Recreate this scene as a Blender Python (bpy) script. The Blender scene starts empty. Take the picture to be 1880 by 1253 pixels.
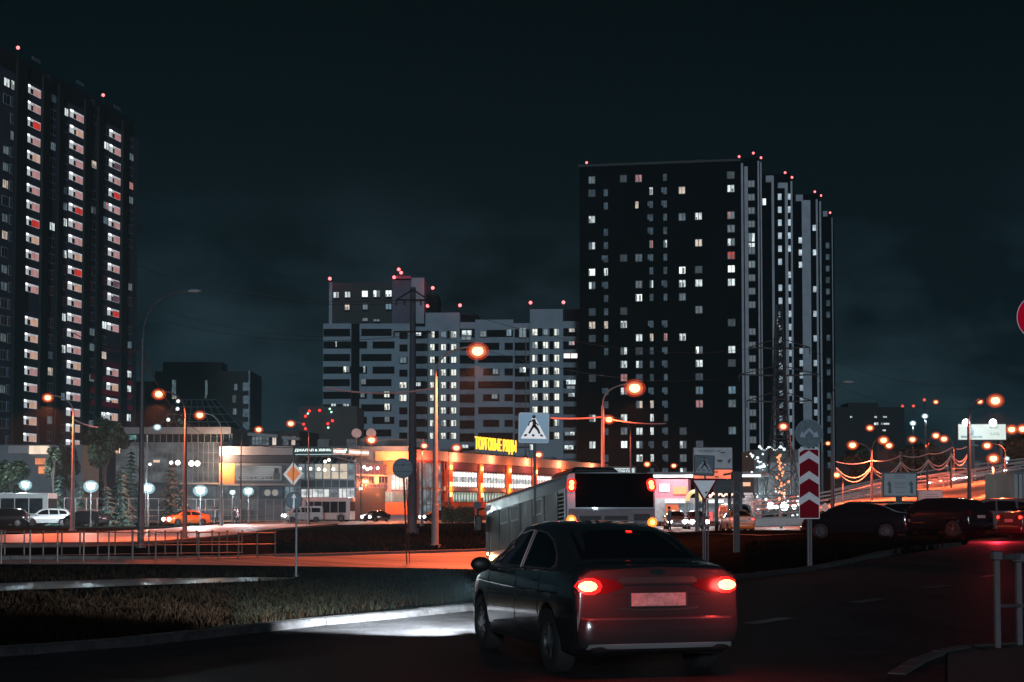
import bpy, math, random
from math import radians as R, sin, cos, pi, tan, atan2, sqrt, hypot
from mathutils import Vector, Matrix
from mathutils.bvhtree import BVHTree
random.seed(7)
sc = bpy.context.scene
col = sc.collection
# ------------------------------------------------------------ camera
FPX, PX0, PY0, PIT, CZ = 2872.0, 940.0, 809.6, R(2.5), 1.6
cd = bpy.data.cameras.new('camera'); cam = bpy.data.objects.new('camera', cd); col.objects.link(cam)
cd.sensor_width = 36; cd.lens = FPX/1880*36; cd.shift_y = 183.1/1880
cd.clip_start = .1; cd.clip_end = 6000
cam.location = (0, 0, CZ); cam.rotation_euler = (R(90)+PIT, 0, 0)
sc.camera = cam
sc.view_settings.view_transform = 'Standard'; sc.view_settings.look = 'None'
sc.view_settings.exposure = 0; sc.view_settings.gamma = 1
sc.render.engine = 'CYCLES'
sc.cycles.use_denoising = True
sc.cycles.max_bounces = 6; sc.cycles.volume_bounces = 0; sc.cycles.transparent_max_bounces = 6
sc.cycles.sample_clamp_indirect = 3; sc.cycles.sample_clamp_direct = 0
sc.cycles.use_light_tree = True; sc.cycles.caustics_reflective = False; sc.cycles.caustics_refractive = False
# ------------------------------------------------------------ night sky
wd = bpy.data.worlds.new('World'); sc.world = wd; wd.use_nodes = True
nt = wd.node_tree; N = nt.nodes; L = nt.links; N.clear()
def nd(t, **k):
    n = N.new(t)
    for a, b in k.items(): setattr(n, a, b)
    return n
out = nd('ShaderNodeOutputWorld'); bg = nd('ShaderNodeBackground'); L.new(bg.outputs[0], out.inputs[0])
tc = nd('ShaderNodeTexCoord'); sep = nd('ShaderNodeSeparateXYZ'); L.new(tc.outputs['Generated'], sep.inputs[0])
rp = nd('ShaderNodeValToRGB'); L.new(sep.outputs[2], rp.inputs[0])
e = rp.color_ramp.elements
e[0].position = 0.0; e[0].color = (.0048, .0160, .0215, 1)
e[1].position = .30; e[1].color = (.0004, .0032, .0042, 1)
m_ = rp.color_ramp.elements.new(.13); m_.color = (.0018, .0068, .0090, 1)
mp = nd('ShaderNodeMapping'); mp.inputs['Scale'].default_value = (3.6, 3.6, 7.5); mp.inputs['Location'].default_value = (7.7, 4.1, .5)
L.new(tc.outputs['Generated'], mp.inputs[0])
nz = nd('ShaderNodeTexNoise'); nz.inputs['Scale'].default_value = 1.6; nz.inputs['Detail'].default_value = 9; nz.inputs['Roughness'].default_value = .55
L.new(mp.outputs[0], nz.inputs[0])
cr = nd('ShaderNodeValToRGB'); L.new(nz.outputs[0], cr.inputs[0])
cr.color_ramp.elements[0].position = .47; cr.color_ramp.elements[0].color = (0, 0, 0, 1)
cr.color_ramp.elements[1].position = .66; cr.color_ramp.elements[1].color = (1, 1, 1, 1)
fd = nd('ShaderNodeMapRange'); L.new(sep.outputs[2], fd.inputs[0])
fd.interpolation_type = 'SMOOTHSTEP'; fd.inputs[1].default_value = .12; fd.inputs[2].default_value = .225; fd.inputs[3].default_value = 1; fd.inputs[4].default_value = 0
ml = nd('ShaderNodeMath', operation='MULTIPLY'); L.new(cr.outputs[0], ml.inputs[0]); L.new(fd.outputs[0], ml.inputs[1])
mx = nd('ShaderNodeMixRGB', blend_type='ADD'); L.new(ml.outputs[0], mx.inputs[0]); L.new(rp.outputs[0], mx.inputs[1])
mx.inputs[2].default_value = (.0125, .0240, .0305, 1)
L.new(mx.outputs[0], bg.inputs[0]); bg.inputs[1].default_value = .9
# the town's glow on the fronts that face us: one dim cool sun lamp added for it
sd = bpy.data.lights.new('town_glow', 'SUN'); sun = bpy.data.objects.new('town_glow', sd); col.objects.link(sun)
sd.energy = 1.05; sd.angle = R(6); sd.color = (.72, .88, 1.0)
sun.rotation_euler = Vector((-.05, 1, -.17)).to_track_quat('-Z', 'Y').to_euler()

# ------------------------------------------------------------ helpers
def ray(px, py):
    a = (px-PX0)/FPX; b = -(py-PY0)/FPX
    return Vector((a, cos(PIT)-b*sin(PIT), sin(PIT)+b*cos(PIT)))
def at(px, py, D):
    d = ray(px, py); return Vector((0, 0, CZ)) + d*(D/d.y)
def sm(a, b, t):
    t = max(0, min(1, (t-a)/(b-a))); return t*t*(3-2*t)
def hz(x, y):                                   # the lie of the land
    z = -.95*math.exp(-((x+1)/9)**2-((y-54)/11)**2)
    z += .42*sm(6, 12, x)*sm(34, 48, y)*(1-sm(85, 110, y))
    z += .28*sm(120, 200, y)*0
    return z
def gp(px, py):                                 # where a sight line meets the ground
    d = ray(px, py); d = d/d.y; t = 2.0; st = .25
    while t < 600:
        q = Vector((0, 0, CZ))+d*(t+st)
        if q.z < hz(q.x, q.y):
            lo, hi = t, t+st
            for _ in range(20):
                m = (lo+hi)/2; q = Vector((0, 0, CZ))+d*m
                if q.z < hz(q.x, q.y): hi = m
                else: lo = m
            q = Vector((0, 0, CZ))+d*hi; q.z = hz(q.x, q.y); return q
        t += st
        if t > 60: st = 1
    return Vector((0, 0, CZ))+d*600
def lin(c): return c/12.92 if c <= .04045 else ((c+.055)/1.055)**2.4
def S(r, g, b): return (lin(r/255), lin(g/255), lin(b/255), 1)
MATS = {}
def mat(name, color, rough=.6, metal=0, noise=0, nscale=3, bump=0, coat=0, spec=.5, color2=None, nthr=None):
    if name in MATS: return MATS[name]
    m = bpy.data.materials.new(name); m.use_nodes = True; t = m.node_tree; n = t.nodes; l = t.links
    b = n['Principled BSDF']; c = tuple(color)[:3]+(1,)
    b.inputs['Base Color'].default_value = c; b.inputs['Roughness'].default_value = rough; b.inputs['Metallic'].default_value = metal
    b.inputs['Coat Weight'].default_value = coat; b.inputs['Coat Roughness'].default_value = .04; b.inputs['Specular IOR Level'].default_value = spec
    if noise or bump or color2:
        tc = n.new('ShaderNodeTexCoord'); nz = n.new('ShaderNodeTexNoise'); nz.inputs['Scale'].default_value = nscale; nz.inputs['Detail'].default_value = 8; nz.inputs['Roughness'].default_value = .65
        g = n.new('ShaderNodeNewGeometry'); l.new(g.outputs['Position'], nz.inputs['Vector'])
        rr = n.new('ShaderNodeValToRGB'); l.new(nz.outputs[0], rr.inputs[0])
        c2 = tuple(color2)[:3]+(1,) if color2 else tuple(x*(1+noise) for x in c[:3])+(1,)
        c1 = c if color2 else tuple(x*(1-noise) for x in c[:3])+(1,)
        rr.color_ramp.elements[0].position = .35 if nthr is None else nthr-.04; rr.color_ramp.elements[0].color = c1
        rr.color_ramp.elements[1].position = .68 if nthr is None else nthr+.04; rr.color_ramp.elements[1].color = c2
        l.new(rr.outputs[0], b.inputs['Base Color'])
        mr = n.new('ShaderNodeMapRange'); l.new(nz.outputs[0], mr.inputs[0]); mr.inputs[3].default_value = max(.02, rough-.18); mr.inputs[4].default_value = min(1, rough+.18)
        if noise: l.new(mr.outputs[0], b.inputs['Roughness'])
        if bump:
            bp = n.new('ShaderNodeBump'); bp.inputs['Strength'].default_value = bump; bp.inputs['Distance'].default_value = .02
            nz2 = n.new('ShaderNodeTexNoise'); nz2.inputs['Scale'].default_value = nscale*9; nz2.inputs['Detail'].default_value = 4
            l.new(g.outputs['Position'], nz2.inputs['Vector']); l.new(nz2.outputs[0], bp.inputs['Height']); l.new(bp.outputs[0], b.inputs['Normal'])
    MATS[name] = m; return m
def em(name, color, s=1, var=0, scale=(1.3, 1.3, .5), sample=False, color2=None):
    if name in MATS: return MATS[name]
    m = bpy.data.materials.new(name); m.use_nodes = True; t = m.node_tree; n = t.nodes; l = t.links; b = n['Principled BSDF']
    b.inputs['Base Color'].default_value = (.02, .02, .02, 1); b.inputs['Roughness'].default_value = .3
    c = tuple(color)[:3]+(1,)
    b.inputs['Emission Color'].default_value = c; b.inputs['Emission Strength'].default_value = s
    if var:
        g = n.new('ShaderNodeNewGeometry'); mp = n.new('ShaderNodeMapping'); mp.inputs['Scale'].default_value = scale; l.new(g.outputs['Position'], mp.inputs[0])
        nz = n.new('ShaderNodeTexNoise'); nz.inputs['Scale'].default_value = 1; nz.inputs['Detail'].default_value = 3; l.new(mp.outputs[0], nz.inputs['Vector'])
        rr = n.new('ShaderNodeValToRGB'); l.new(nz.outputs[0], rr.inputs[0])
        c2 = tuple(color2)[:3]+(1,) if color2 else tuple(x*(1-var) for x in c[:3])+(1,)
        rr.color_ramp.elements[0].position = .38; rr.color_ramp.elements[0].color = c2
        rr.color_ramp.elements[1].position = .60; rr.color_ramp.elements[1].color = c
        l.new(rr.outputs[0], b.inputs['Emission Color'])
    m.cycles.emission_sampling = 'AUTO' if sample else 'NONE'
    MATS[name] = m; return m
class MB:
    def __init__(s): s.v = []; s.f = []; s.m = []
    def add(s, vs, fs, mi=0):
        k = len(s.v); s.v += [tuple(p) for p in vs]; s.f += [tuple(i+k for i in f) for f in fs]; s.m += [mi]*len(fs); return s
    def corners(s, c, mi=0):     # c: 4 bottom then 4 top
        return s.add(c, [(0, 3, 2, 1), (4, 5, 6, 7), (0, 1, 5, 4), (1, 2, 6, 5), (2, 3, 7, 6), (3, 0, 4, 7)], mi)
    def box(s, x0, x1, y0, y1, z0, z1, mi=0):
        return s.corners([(x0, y0, z0), (x1, y0, z0), (x1, y1, z0), (x0, y1, z0), (x0, y0, z1), (x1, y0, z1), (x1, y1, z1), (x0, y1, z1)], mi)
    def rbox(s, x0, x1, y0, y1, z0, z1, r, mi=0):       # box with chamfered vertical edges and rims
        o = [(x0+r, y0), (x1-r, y0), (x1, y0+r), (x1, y1-r), (x1-r, y1), (x0+r, y1), (x0, y1-r), (x0, y0+r)]
        cx, cy = (x0+x1)/2, (y0+y1)/2; kx = 1-2*r/max(x1-x0, 1e-6); ky = 1-2*r/max(y1-y0, 1e-6)
        lv = [(z0, kx, ky), (z0+r, 1, 1), (z1-r, 1, 1), (z1, kx, ky)]
        vs = [(cx+(x-cx)*a, cy+(y-cy)*b, z) for z, a, b in lv for x, y in o]
        fs = [tuple(range(7, -1, -1)), tuple(range(24, 32))]
        for k in range(3):
            for i in range(8): fs.append((k*8+i, k*8+(i+1) % 8, k*8+8+(i+1) % 8, k*8+8+i))
        return s.add(vs, fs, mi)
    def tube(s, pts, r, n=8, mi=0, cap=True):
        pts = [Vector(p) for p in pts]; rs = r if isinstance(r, (list, tuple)) else [r]*len(pts); vs = []
        ref = None
        for i, p in enumerate(pts):
            d = (pts[min(i+1, len(pts)-1)]-pts[max(i-1, 0)]).normalized()
            a = d.cross(Vector((0, 0, 1)) if abs(d.z) < .9 else Vector((1, 0, 0)))
            if ref is not None:
                a = ref-d*ref.dot(d)
            a.normalize(); ref = a; b = d.cross(a)
            vs += [p+(a*cos(2*pi*k/n)+b*sin(2*pi*k/n))*rs[i] for k in range(n)]
        fs = [(i*n+k, i*n+(k+1) % n, (i+1)*n+(k+1) % n, (i+1)*n+k) for i in range(len(pts)-1) for k in range(n)]
        if cap: fs += [tuple(range(n-1, -1, -1)), tuple((len(pts)-1)*n+k for k in range(n))]
        return s.add(vs, fs, mi)
    def disc(s, c, ax, r, th, n=24, mi=0):       # thin cylinder along ax
        c = Vector(c); ax = Vector(ax).normalized()
        return s.tube([c-ax*th/2, c+ax*th/2], r, n, mi)
    def ball(s, c, r, n=10, mi=0, sc_=(1, 1, 1)):
        vs = []; fs = []; h = n//2+1
        for i in range(h+1):
            t = pi*i/h
            for k in range(n): vs.append((c[0]+r*sc_[0]*sin(t)*cos(2*pi*k/n), c[1]+r*sc_[1]*sin(t)*sin(2*pi*k/n), c[2]+r*sc_[2]*cos(t)))
        for i in range(h):
            for k in range(n): fs.append((i*n+k, (i+1)*n+k, (i+1)*n+(k+1) % n, i*n+(k+1) % n))
        return s.add(vs, fs, mi)
    def prism(s, poly, fn, t0, t1, mi=0):        # poly 2D, fn(u,v,t)->3D
        n = len(poly); vs = [fn(u, v, t0) for u, v in poly]+[fn(u, v, t1) for u, v in poly]
        fs = [tuple(range(n)), tuple(range(2*n-1, n-1, -1))]+[(i, n+i, n+(i+1) % n, (i+1) % n) for i in range(n)]
        return s.add(vs, fs, mi)
def rootmat(p):
    q = p
    while q.parent: q = q.parent
    return Matrix.Translation(q.location) @ q.rotation_euler.to_matrix().to_4x4()
def build(name, mb, mats, parent=None, w=False, smooth=False, bevel=0, sub=0):
    me = bpy.data.meshes.new(name); vs = mb.v
    if w and parent:
        iv = rootmat(parent).inverted(); vs = [iv @ Vector(p) for p in vs]
    me.from_pydata(vs, [], mb.f)
    mats = mats if isinstance(mats, (list, tuple)) else [mats]
    for m in mats: me.materials.append(m)
    me.polygons.foreach_set('material_index', mb.m)
    me.update(); me.validate()
    if smooth:
        me.polygons.foreach_set('use_smooth', [True]*len(me.polygons))
        try: me.set_sharp_from_angle(angle=R(smooth if smooth > 1 else 40))
        except Exception: pass
    o = bpy.data.objects.new(name, me); col.objects.link(o)
    if parent: o.parent = parent
    if bevel:
        b = o.modifiers.new('bevel', 'BEVEL'); b.width = bevel; b.segments = 2; b.limit_method = 'ANGLE'
    return o
def tag(o, label, cat, group=None):
    o['label'] = label; o['category'] = cat
    if group: o['group'] = group
    return o
def thing(name, loc, label, cat, rz=0, group=None, rx=0):
    o = bpy.data.objects.new(name, None); col.objects.link(o); o.empty_display_size = .3
    o.location = loc; o.rotation_euler = (rx, 0, rz); return tag(o, label, cat, group)
def struct(name, mb, m, **k):
    o = build(name, mb, m, **k); o['kind'] = 'structure'; return o
def stuff(o): o['kind'] = 'stuff'; return o
def copy_tree(o, parent=None):
    c = o.copy(); col.objects.link(c); c.parent = parent
    for ch in list(o.children): copy_tree(ch, c)
    return c
def light(kind, loc, energy, color, parent=None, r=.15, name='lamp_light', **k):
    d = bpy.data.lights.new(name, kind); d.energy = energy; d.color = color; d.shadow_soft_size = r
    for a, b in k.items(): setattr(d, a, b)
    o = bpy.data.objects.new(name, d); col.objects.link(o); o.location = loc
    if parent:
        o.parent = parent; o.location = rootmat(parent).inverted() @ Vector(loc)
    return o
FONT = {}
def text_mb(mb, s, fn, h, w=None, mi=0, depth=.02, bold=0):
    """letters as real raised shapes; fn(u,v,t)->3D, total width w, cap height h, starting at u=0"""
    c = bpy.data.curves.new('t', 'FONT'); c.body = s; c.size = 1; c.resolution_u = 2; c.offset = bold
    o = bpy.data.objects.new('t', c); col.objects.link(o)
    dg = bpy.context.evaluated_depsgraph_get(); me = o.evaluated_get(dg).to_mesh()
    vs = [v.co.copy() for v in me.vertices]; fs = [tuple(p.vertices) for p in me.polygons]
    if not vs: return mb
    x0 = min(v.x for v in vs); x1 = max(v.x for v in vs); y0 = min(v.y for v in vs); y1 = max(v.y for v in vs)
    sx = w/(x1-x0) if w else h/(y1-y0); sy = h/(y1-y0)
    n = len(vs); P = [((v.x-x0)*sx, (v.y-y0)*sy) for v in vs]
    ed = {}
    for f in fs:
        for a, b in zip(f, f[1:]+f[:1]): ed[(a, b)] = 1
    side = [(a, b) for a, b in ed if (b, a) not in ed]
    mb.add([fn(u, v, depth) for u, v in P]+[fn(u, v, 0) for u, v in P], fs+[(b, a, a+n, b+n) for a, b in side], mi)
    o.to_mesh_clear(); bpy.data.objects.remove(o); bpy.data.curves.remove(c); return mb
class Fac:                                     # a vertical wall plane through two ground points
    def __init__(s, a, b):
        s.a = Vector(a); s.b = Vector(b); s.L = (s.b-s.a).length; s.d = (s.b-s.a)/s.L
        n = Vector((s.d.y, -s.d.x)); s.n = n if n.dot(s.a) < 0 else -n
    def uz(s, px, py):
        d = ray(px, py); q = Vector((d.x, d.y)); t = s.a.dot(s.n)/q.dot(s.n)
        return (q*t-s.a).dot(s.d), CZ+t*d.z
    def P(s, u, z, o=0):
        p = s.a+s.d*u+s.n*o; return Vector((p.x, p.y, z))
    def box(s, mb, u0, u1, z0, z1, o0, o1, mi=0):
        return mb.corners([s.P(u0, z0, o1), s.P(u1, z0, o1), s.P(u1, z0, o0), s.P(u0, z0, o0),
                           s.P(u0, z1, o1), s.P(u1, z1, o1), s.P(u1, z1, o0), s.P(u0, z1, o0)], mi)
    def pbox(s, mb, x0, y0, x1, y1, o0, o1, mi=0):      # rectangle seen between two picture corners
        xm, ym = (x0+x1)/2, (y0+y1)/2
        return s.box(mb, s.uz(x0, ym)[0], s.uz(x1, ym)[0], s.uz(xm, y1)[1], s.uz(xm, y0)[1], o0, o1, mi)
    def fn(s, px, py, o=0):
        u, z = s.uz(px, py); return lambda a, b, t: s.P(u+a, z+b, o+t)
def pl(px, D): return tuple(at(px, 935, D).xy)

class Parts:                                   # countable pieces: each its own part, past the limit one last part of kind stuff
    def __init__(s, name, mats, par, limit=96): s.a = (name, mats, par); s.l = []; s.lim = limit
    def new(s): m = MB(); s.l.append(m); return m
    def done(s):
        name, mats, par = s.a; L_ = [m for m in s.l if m.v]
        for m in L_[:s.lim]: build(name, m, mats, par, w=True)
        if len(L_) > s.lim:
            r = MB()
            for m in L_[s.lim:]:
                k = len(r.v); r.v += m.v; r.f += [tuple(i+k for i in q) for q in m.f]; r.m += m.m
            stuff(build(name, r, mats, par, w=True))
# ------------------------------------------------------------ materials
ASPH = mat('asphalt', (.020, .021, .024), .72, noise=.5, nscale=1.6, bump=.9, spec=.15)
ASPH_WET = mat('wet_asphalt', (.10, .11, .12), .35, noise=.3, nscale=.7, bump=.12)
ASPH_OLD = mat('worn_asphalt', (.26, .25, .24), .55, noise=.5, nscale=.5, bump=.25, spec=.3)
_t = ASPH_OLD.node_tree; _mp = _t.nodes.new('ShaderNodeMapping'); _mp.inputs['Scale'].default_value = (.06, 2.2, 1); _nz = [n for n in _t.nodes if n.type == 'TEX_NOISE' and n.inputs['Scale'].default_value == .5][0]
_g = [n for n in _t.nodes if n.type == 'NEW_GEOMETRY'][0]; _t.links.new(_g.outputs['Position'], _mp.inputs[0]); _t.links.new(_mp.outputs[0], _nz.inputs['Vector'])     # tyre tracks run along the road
SOIL = mat('dark_turf', (.006, .007, .006), 1, noise=.5, nscale=.8, bump=.8, spec=0)
CONC = mat('concrete', (.030, .031, .034), .85, noise=.5, nscale=5, bump=.6, spec=.2)
CONCD = mat('old_concrete', (.05, .05, .052), .8, noise=.3, nscale=3, bump=.4)
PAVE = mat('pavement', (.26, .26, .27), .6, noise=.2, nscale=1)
LINE = mat('road_paint', (.07, .075, .08), .5, noise=.5, nscale=9)
BLADE = mat('grass_blade', (.0045, .005, .0035), .95, noise=.7, nscale=1.5, spec=0)
DRYB = mat('dry_grass', (.0065, .0042, .0028), .95, noise=.6, nscale=2, spec=0)
STEEL = mat('galvanised_steel', (.30, .30, .32), .45, metal=.4, noise=.15, nscale=5)
DSTEEL = mat('dark_steel', (.03, .032, .036), .5, metal=.3)
BLACK = mat('black_rubber', (.012, .012, .013), .7)
GLASSD = mat('dark_glass', (.008, .010, .013), .04, spec=.8)
# ------------------------------------------------------------ ground sheets
def strip(top, bot, nx, ny, lift):
    def interp(pl_, x):
        if x <= pl_[0][0]: return pl_[0][1]
        for (a, b), (c, d) in zip(pl_, pl_[1:]):
            if x <= c: return b+(d-b)*(x-a)/(c-a)
        return pl_[-1][1]
    x0, x1 = max(top[0][0], bot[0][0]), min(top[-1][0], bot[-1][0]); mb = MB(); vs = []
    for i in range(nx+1):
        x = x0+(x1-x0)*i/nx; a = gp(x, interp(top, x)); b = gp(x, interp(bot, x))
        for j in range(ny+1):
            q = a.lerp(b, j/ny); vs.append((q.x, q.y, hz(q.x, q.y)+lift))
    fs = [(i*(ny+1)+j, i*(ny+1)+j+1, (i+1)*(ny+1)+j+1, (i+1)*(ny+1)+j) for i in range(nx) for j in range(ny)]
    return mb.add(vs, fs), interp
def kerb(pts, w, h, m, name='kerb', seg=1.0, lift=0):
    """a row of kerb stones along points on the ground"""
    P = [gp(*p) for p in pts]; mb = MB(); tot = 0
    for a, b in zip(P, P[1:]):
        Ls = (b-a).length; n = max(1, int(Ls/seg))
        for k in range(n):
            p = a.lerp(b, k/n); q = a.lerp(b, (k+1)/n-.012/max(Ls, .1)); p.z = hz(p.x, p.y); q.z = hz(q.x, q.y)
            d = (q-p).normalized(); s = Vector((-d.y, d.x, 0))*w; up = Vector((0, 0, h)); dn = Vector((0, 0, -.1)); c = Vector((0, 0, -.02)); s1 = s*.12
            r = random.uniform(-.006, .006); up2 = up+Vector((0, 0, r))
            vs = [p+dn, q+dn, q+s+dn, p+s+dn, p+up2+c, q+up2+c, q+s+up2, p+s+up2, p+s1+up2, q+s1+up2]
            mb.add(vs, [(3, 2, 1, 0), (0, 1, 5, 4), (4, 5, 9, 8), (8, 9, 6, 7), (2, 3, 7, 6), (1, 2, 6, 9, 5), (3, 0, 4, 8, 7)])
    return struct(name, mb, m)
mb = MB(); xs = [-900, -500, -250, -120, -80, -60, -50]+[x for x in range(-42, 60, 2)]+[70, 90, 130, 250, 500, 900]
ys = [-40, -10, 0]+[4+k*1.5 for k in range(72)]+[120, 140, 170, 220, 300, 400, 700, 1200, 2600]
vs = [(x, y, hz(x, y)) for y in ys for x in xs]; nx = len(xs)
mb.add(vs, [(j*nx+i, j*nx+i+1, (j+1)*nx+i+1, (j+1)*nx+i) for j in range(len(ys)-1) for i in range(nx-1)])
struct('ground', mb, SOIL, smooth=True)
KB = [(-160, 1222), (60, 1207), (250, 1192), (480, 1166), (600, 1152), (720, 1141), (860, 1126), (1020, 1108), (1200, 1088), (1360, 1066), (1440, 1056), (1590, 1030), (1766, 1004)]
mb, _ = strip(KB+[(1790, 990), (2000, 980)], [(-160, 1400), (2000, 1400)], 90, 14, .03)
struct('road', mb, ASPH, smooth=True)
mb, _ = strip([(-160, 1080), (0, 1072), (250, 1063), (480, 1061), (540, 1062)], [(-160, 1092), (0, 1086), (250, 1076), (500, 1067), (540, 1063)], 50, 3, .010)
struct('path', mb, ASPH_WET, smooth=True)
R2T = [(-160, 1031), (260, 1029), (500, 1024), (700, 1019), (900, 1013), (1250, 1004)]
R2B = [(-160, 1038), (260, 1037), (560, 1041), (700, 1043), (800, 1045), (900, 1047), (1250, 1052)]
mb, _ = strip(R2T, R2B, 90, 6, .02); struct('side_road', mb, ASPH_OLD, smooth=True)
R3T = [(-160, 986), (150, 979), (300, 971), (430, 961), (560, 956.5), (900, 956), (1100, 957)]
R3B = [(-160, 1007), (150, 1004), (300, 998), (430, 986), (520, 973), (620, 964), (900, 960.5), (1100, 961)]
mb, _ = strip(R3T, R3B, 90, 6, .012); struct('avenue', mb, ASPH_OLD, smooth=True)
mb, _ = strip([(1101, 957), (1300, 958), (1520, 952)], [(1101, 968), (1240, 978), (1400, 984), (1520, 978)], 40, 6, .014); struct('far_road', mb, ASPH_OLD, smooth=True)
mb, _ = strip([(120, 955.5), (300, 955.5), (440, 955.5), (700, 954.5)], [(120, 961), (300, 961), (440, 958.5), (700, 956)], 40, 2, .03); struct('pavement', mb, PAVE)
kerb(KB, .22, .13, CONC)
kerb([(x, y-.4) for x, y in R2T], .2, .13, CONCD, seg=1.5)
kerb([(-160, 1007.5), (150, 1004.5), (300, 998.5), (430, 986.5), (520, 973.5), (620, 964.5)], .25, .15, CONCD, seg=3)
kerb([(1665, 1245), (1700, 1222), (1740, 1206), (1790, 1195), (1900, 1188), (2000, 1184)], .18, .05, CONCD, seg=.6)
mb, _ = strip([(1740, 1201), (1790, 1190), (1900, 1183), (2000, 1180)], [(1740, 1262), (1790, 1290), (1900, 1300), (2000, 1300)], 12, 6, .045); struct('footway', mb, mat('old_paving', (.018, .018, .02), .8, noise=.4, nscale=3, bump=.5))
mb = MB()
for (a, b) in [((1378, 1150), (1446, 1139)), ((1568, 1111), (1617, 1103)), ((1700, 1083), (1738, 1078)), ((1806, 1062), (1836, 1058)), ((1130, 1190), (1215, 1175))]:
    p, q = gp(*a), gp(*b); d = (q-p).normalized(); s = Vector((-d.y, d.x, 0))*.13
    mb.add([(v.x, v.y, hz(v.x, v.y)+.036) for v in (p-s, q-s, q+s, p+s)], [(0, 1, 2, 3)])
struct('lane_marking', mb, LINE)
# grass in the verges
def blades(n, x0, x1, fa, fb, h0, h1, m, w=.012):
    mb = MB()
    for _ in range(n):
        x = random.uniform(x0, x1); t = random.random()**.8; y = fa(x)+(fb(x)-fa(x))*t; p = gp(x, y)
        if random.random() > .35+.65*(.5+.5*sin(p.x*2.1+3*sin(p.y*.9))): continue
        for k in range(3):
            h = random.uniform(h0, h1); a = random.uniform(0, 6.28); b = random.uniform(0, 6.28); q = p+Vector((random.gauss(0, .06), random.gauss(0, .06), 0)); ww = w*max(1, p.y/22)
            u = Vector((cos(a), sin(a), 0))*ww; l = Vector((cos(b), sin(b), 0))*h*random.uniform(.15, .8)
            mb.add([q-u, q+u, q+u*.6+l*.4+Vector((0, 0, h*.6)), q+l+Vector((0, 0, h)), q-u*.6+l*.4+Vector((0, 0, h*.6))], [(0, 1, 2, 3, 4)])
    return stuff(build('grass', mb, m))
def pw(pts):
    def f(x):
        for (a, b), (c, d) in zip(pts, pts[1:]):
            if x <= c: return b+(d-b)*(x-a)/(c-a)
        return pts[-1][1]
    return f
kb = pw([(x, y-24) for x, y in KB])
blades(9000, -20, 900, pw([(-20, 1092), (250, 1082), (520, 1070), (900, 1056)]), kb, .04, .14, DRYB)
blades(5000, 430, 900, pw([(430, 1072), (900, 1058)]), kb, .05, .16, BLADE)
blades(2500, -20, 900, pw([(-20, 1042), (900, 1050)]), pw([(-20, 1070), (480, 1060), (900, 1066)]), .06, .16, DRYB)
blades(5000, 1370, 1770, pw([(1370, 1000), (1600, 988), (1770, 992)]), pw([(1370, 1060), (1590, 1024), (1770, 1002)]), .08, .24, DRYB)
blades(2500, 500, 890, pw([(500, 976), (890, 966)]), pw([(500, 1020), (890, 1010)]), .1, .25, BLADE)

# ------------------------------------------------------------ window glows
WARM = em('window_warm', S(232, 214, 196), 1.0, .45, sample=False)
COOL = em('window_cool', S(222, 236, 236), 1.25, .5)
BRIGHT = em('window_bright', S(240, 250, 245), 2.0, .3)
PINK = em('window_pink', S(235, 160, 160), .6, .4)
REDW = em('window_red', S(235, 60, 45), .8, .5)
BLUEW = em('window_blue', S(120, 170, 200), .6, .5)
DIM = em('window_dim', S(120, 144, 156), .55, .6)
DIM2 = em('window_faint', S(84, 104, 118), .32, .6)
CURT = em('window_curtained', S(250, 252, 236), 1.15, .28, scale=(5, 5, .4))
FRAME = mat('window_frame', (.05, .055, .06), .5)
GLZ = mat('loggia_glazing', (.15, .23, .28), .25, noise=.5, nscale=.8)
WARN = em('warning_red', (1, .13, .14), 4.5)
WHITE_EM = em('white_lamp', (1, 1, 1), 14)
CURTAIN = em('curtain_edge', S(150, 150, 145), .55, .5, scale=(6, 6, .5))
WR = random.Random(21)
def window(F, par, u0, u1, z0, z1, m, name='window', o=.0, sash=2, mb=None, mi=0, fi=1):
    own = mb is None; mb = mb or MB()
    t = min(.16, (u1-u0)*.09); F.box(mb, u0, u1, z0, z1, o, o+.05, fi)
    w = (u1-u0-t*(sash+1))/sash
    for k in range(sash):
        a = u0+t+k*(w+t); r = WR.random(); F.box(mb, a, a+w, z0+t, z1-t, o+.052, o+.07, 2 if own and sash == 2 and r < .16 else mi)
        if own and r > .55: F.box(mb, a+w*.05, a+w*(.35+.5*WR.random()), z0+t+(z1-z0)*.02, z0+(z1-z0)*(.3+.6*WR.random()), o+.0705, o+.08, 3)
    if own: return build(name, mb, [m, FRAME, DIM, CURTAIN], par, w=True)
def warn(par, p, r=.32, mast=1.2, lit=True):
    mb = MB(); mb.tube([p-Vector((0, 0, mast)), p], .06, 6, 1); mb.ball(p, r, 8, 0); o = build('warning_light', mb, [WARN, DSTEEL], par, w=True, smooth=True)
    if lit: light('POINT', p+Vector((0, -1.0, .5)), 220, (1, .06, .08), par, .3)
    return o
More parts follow.
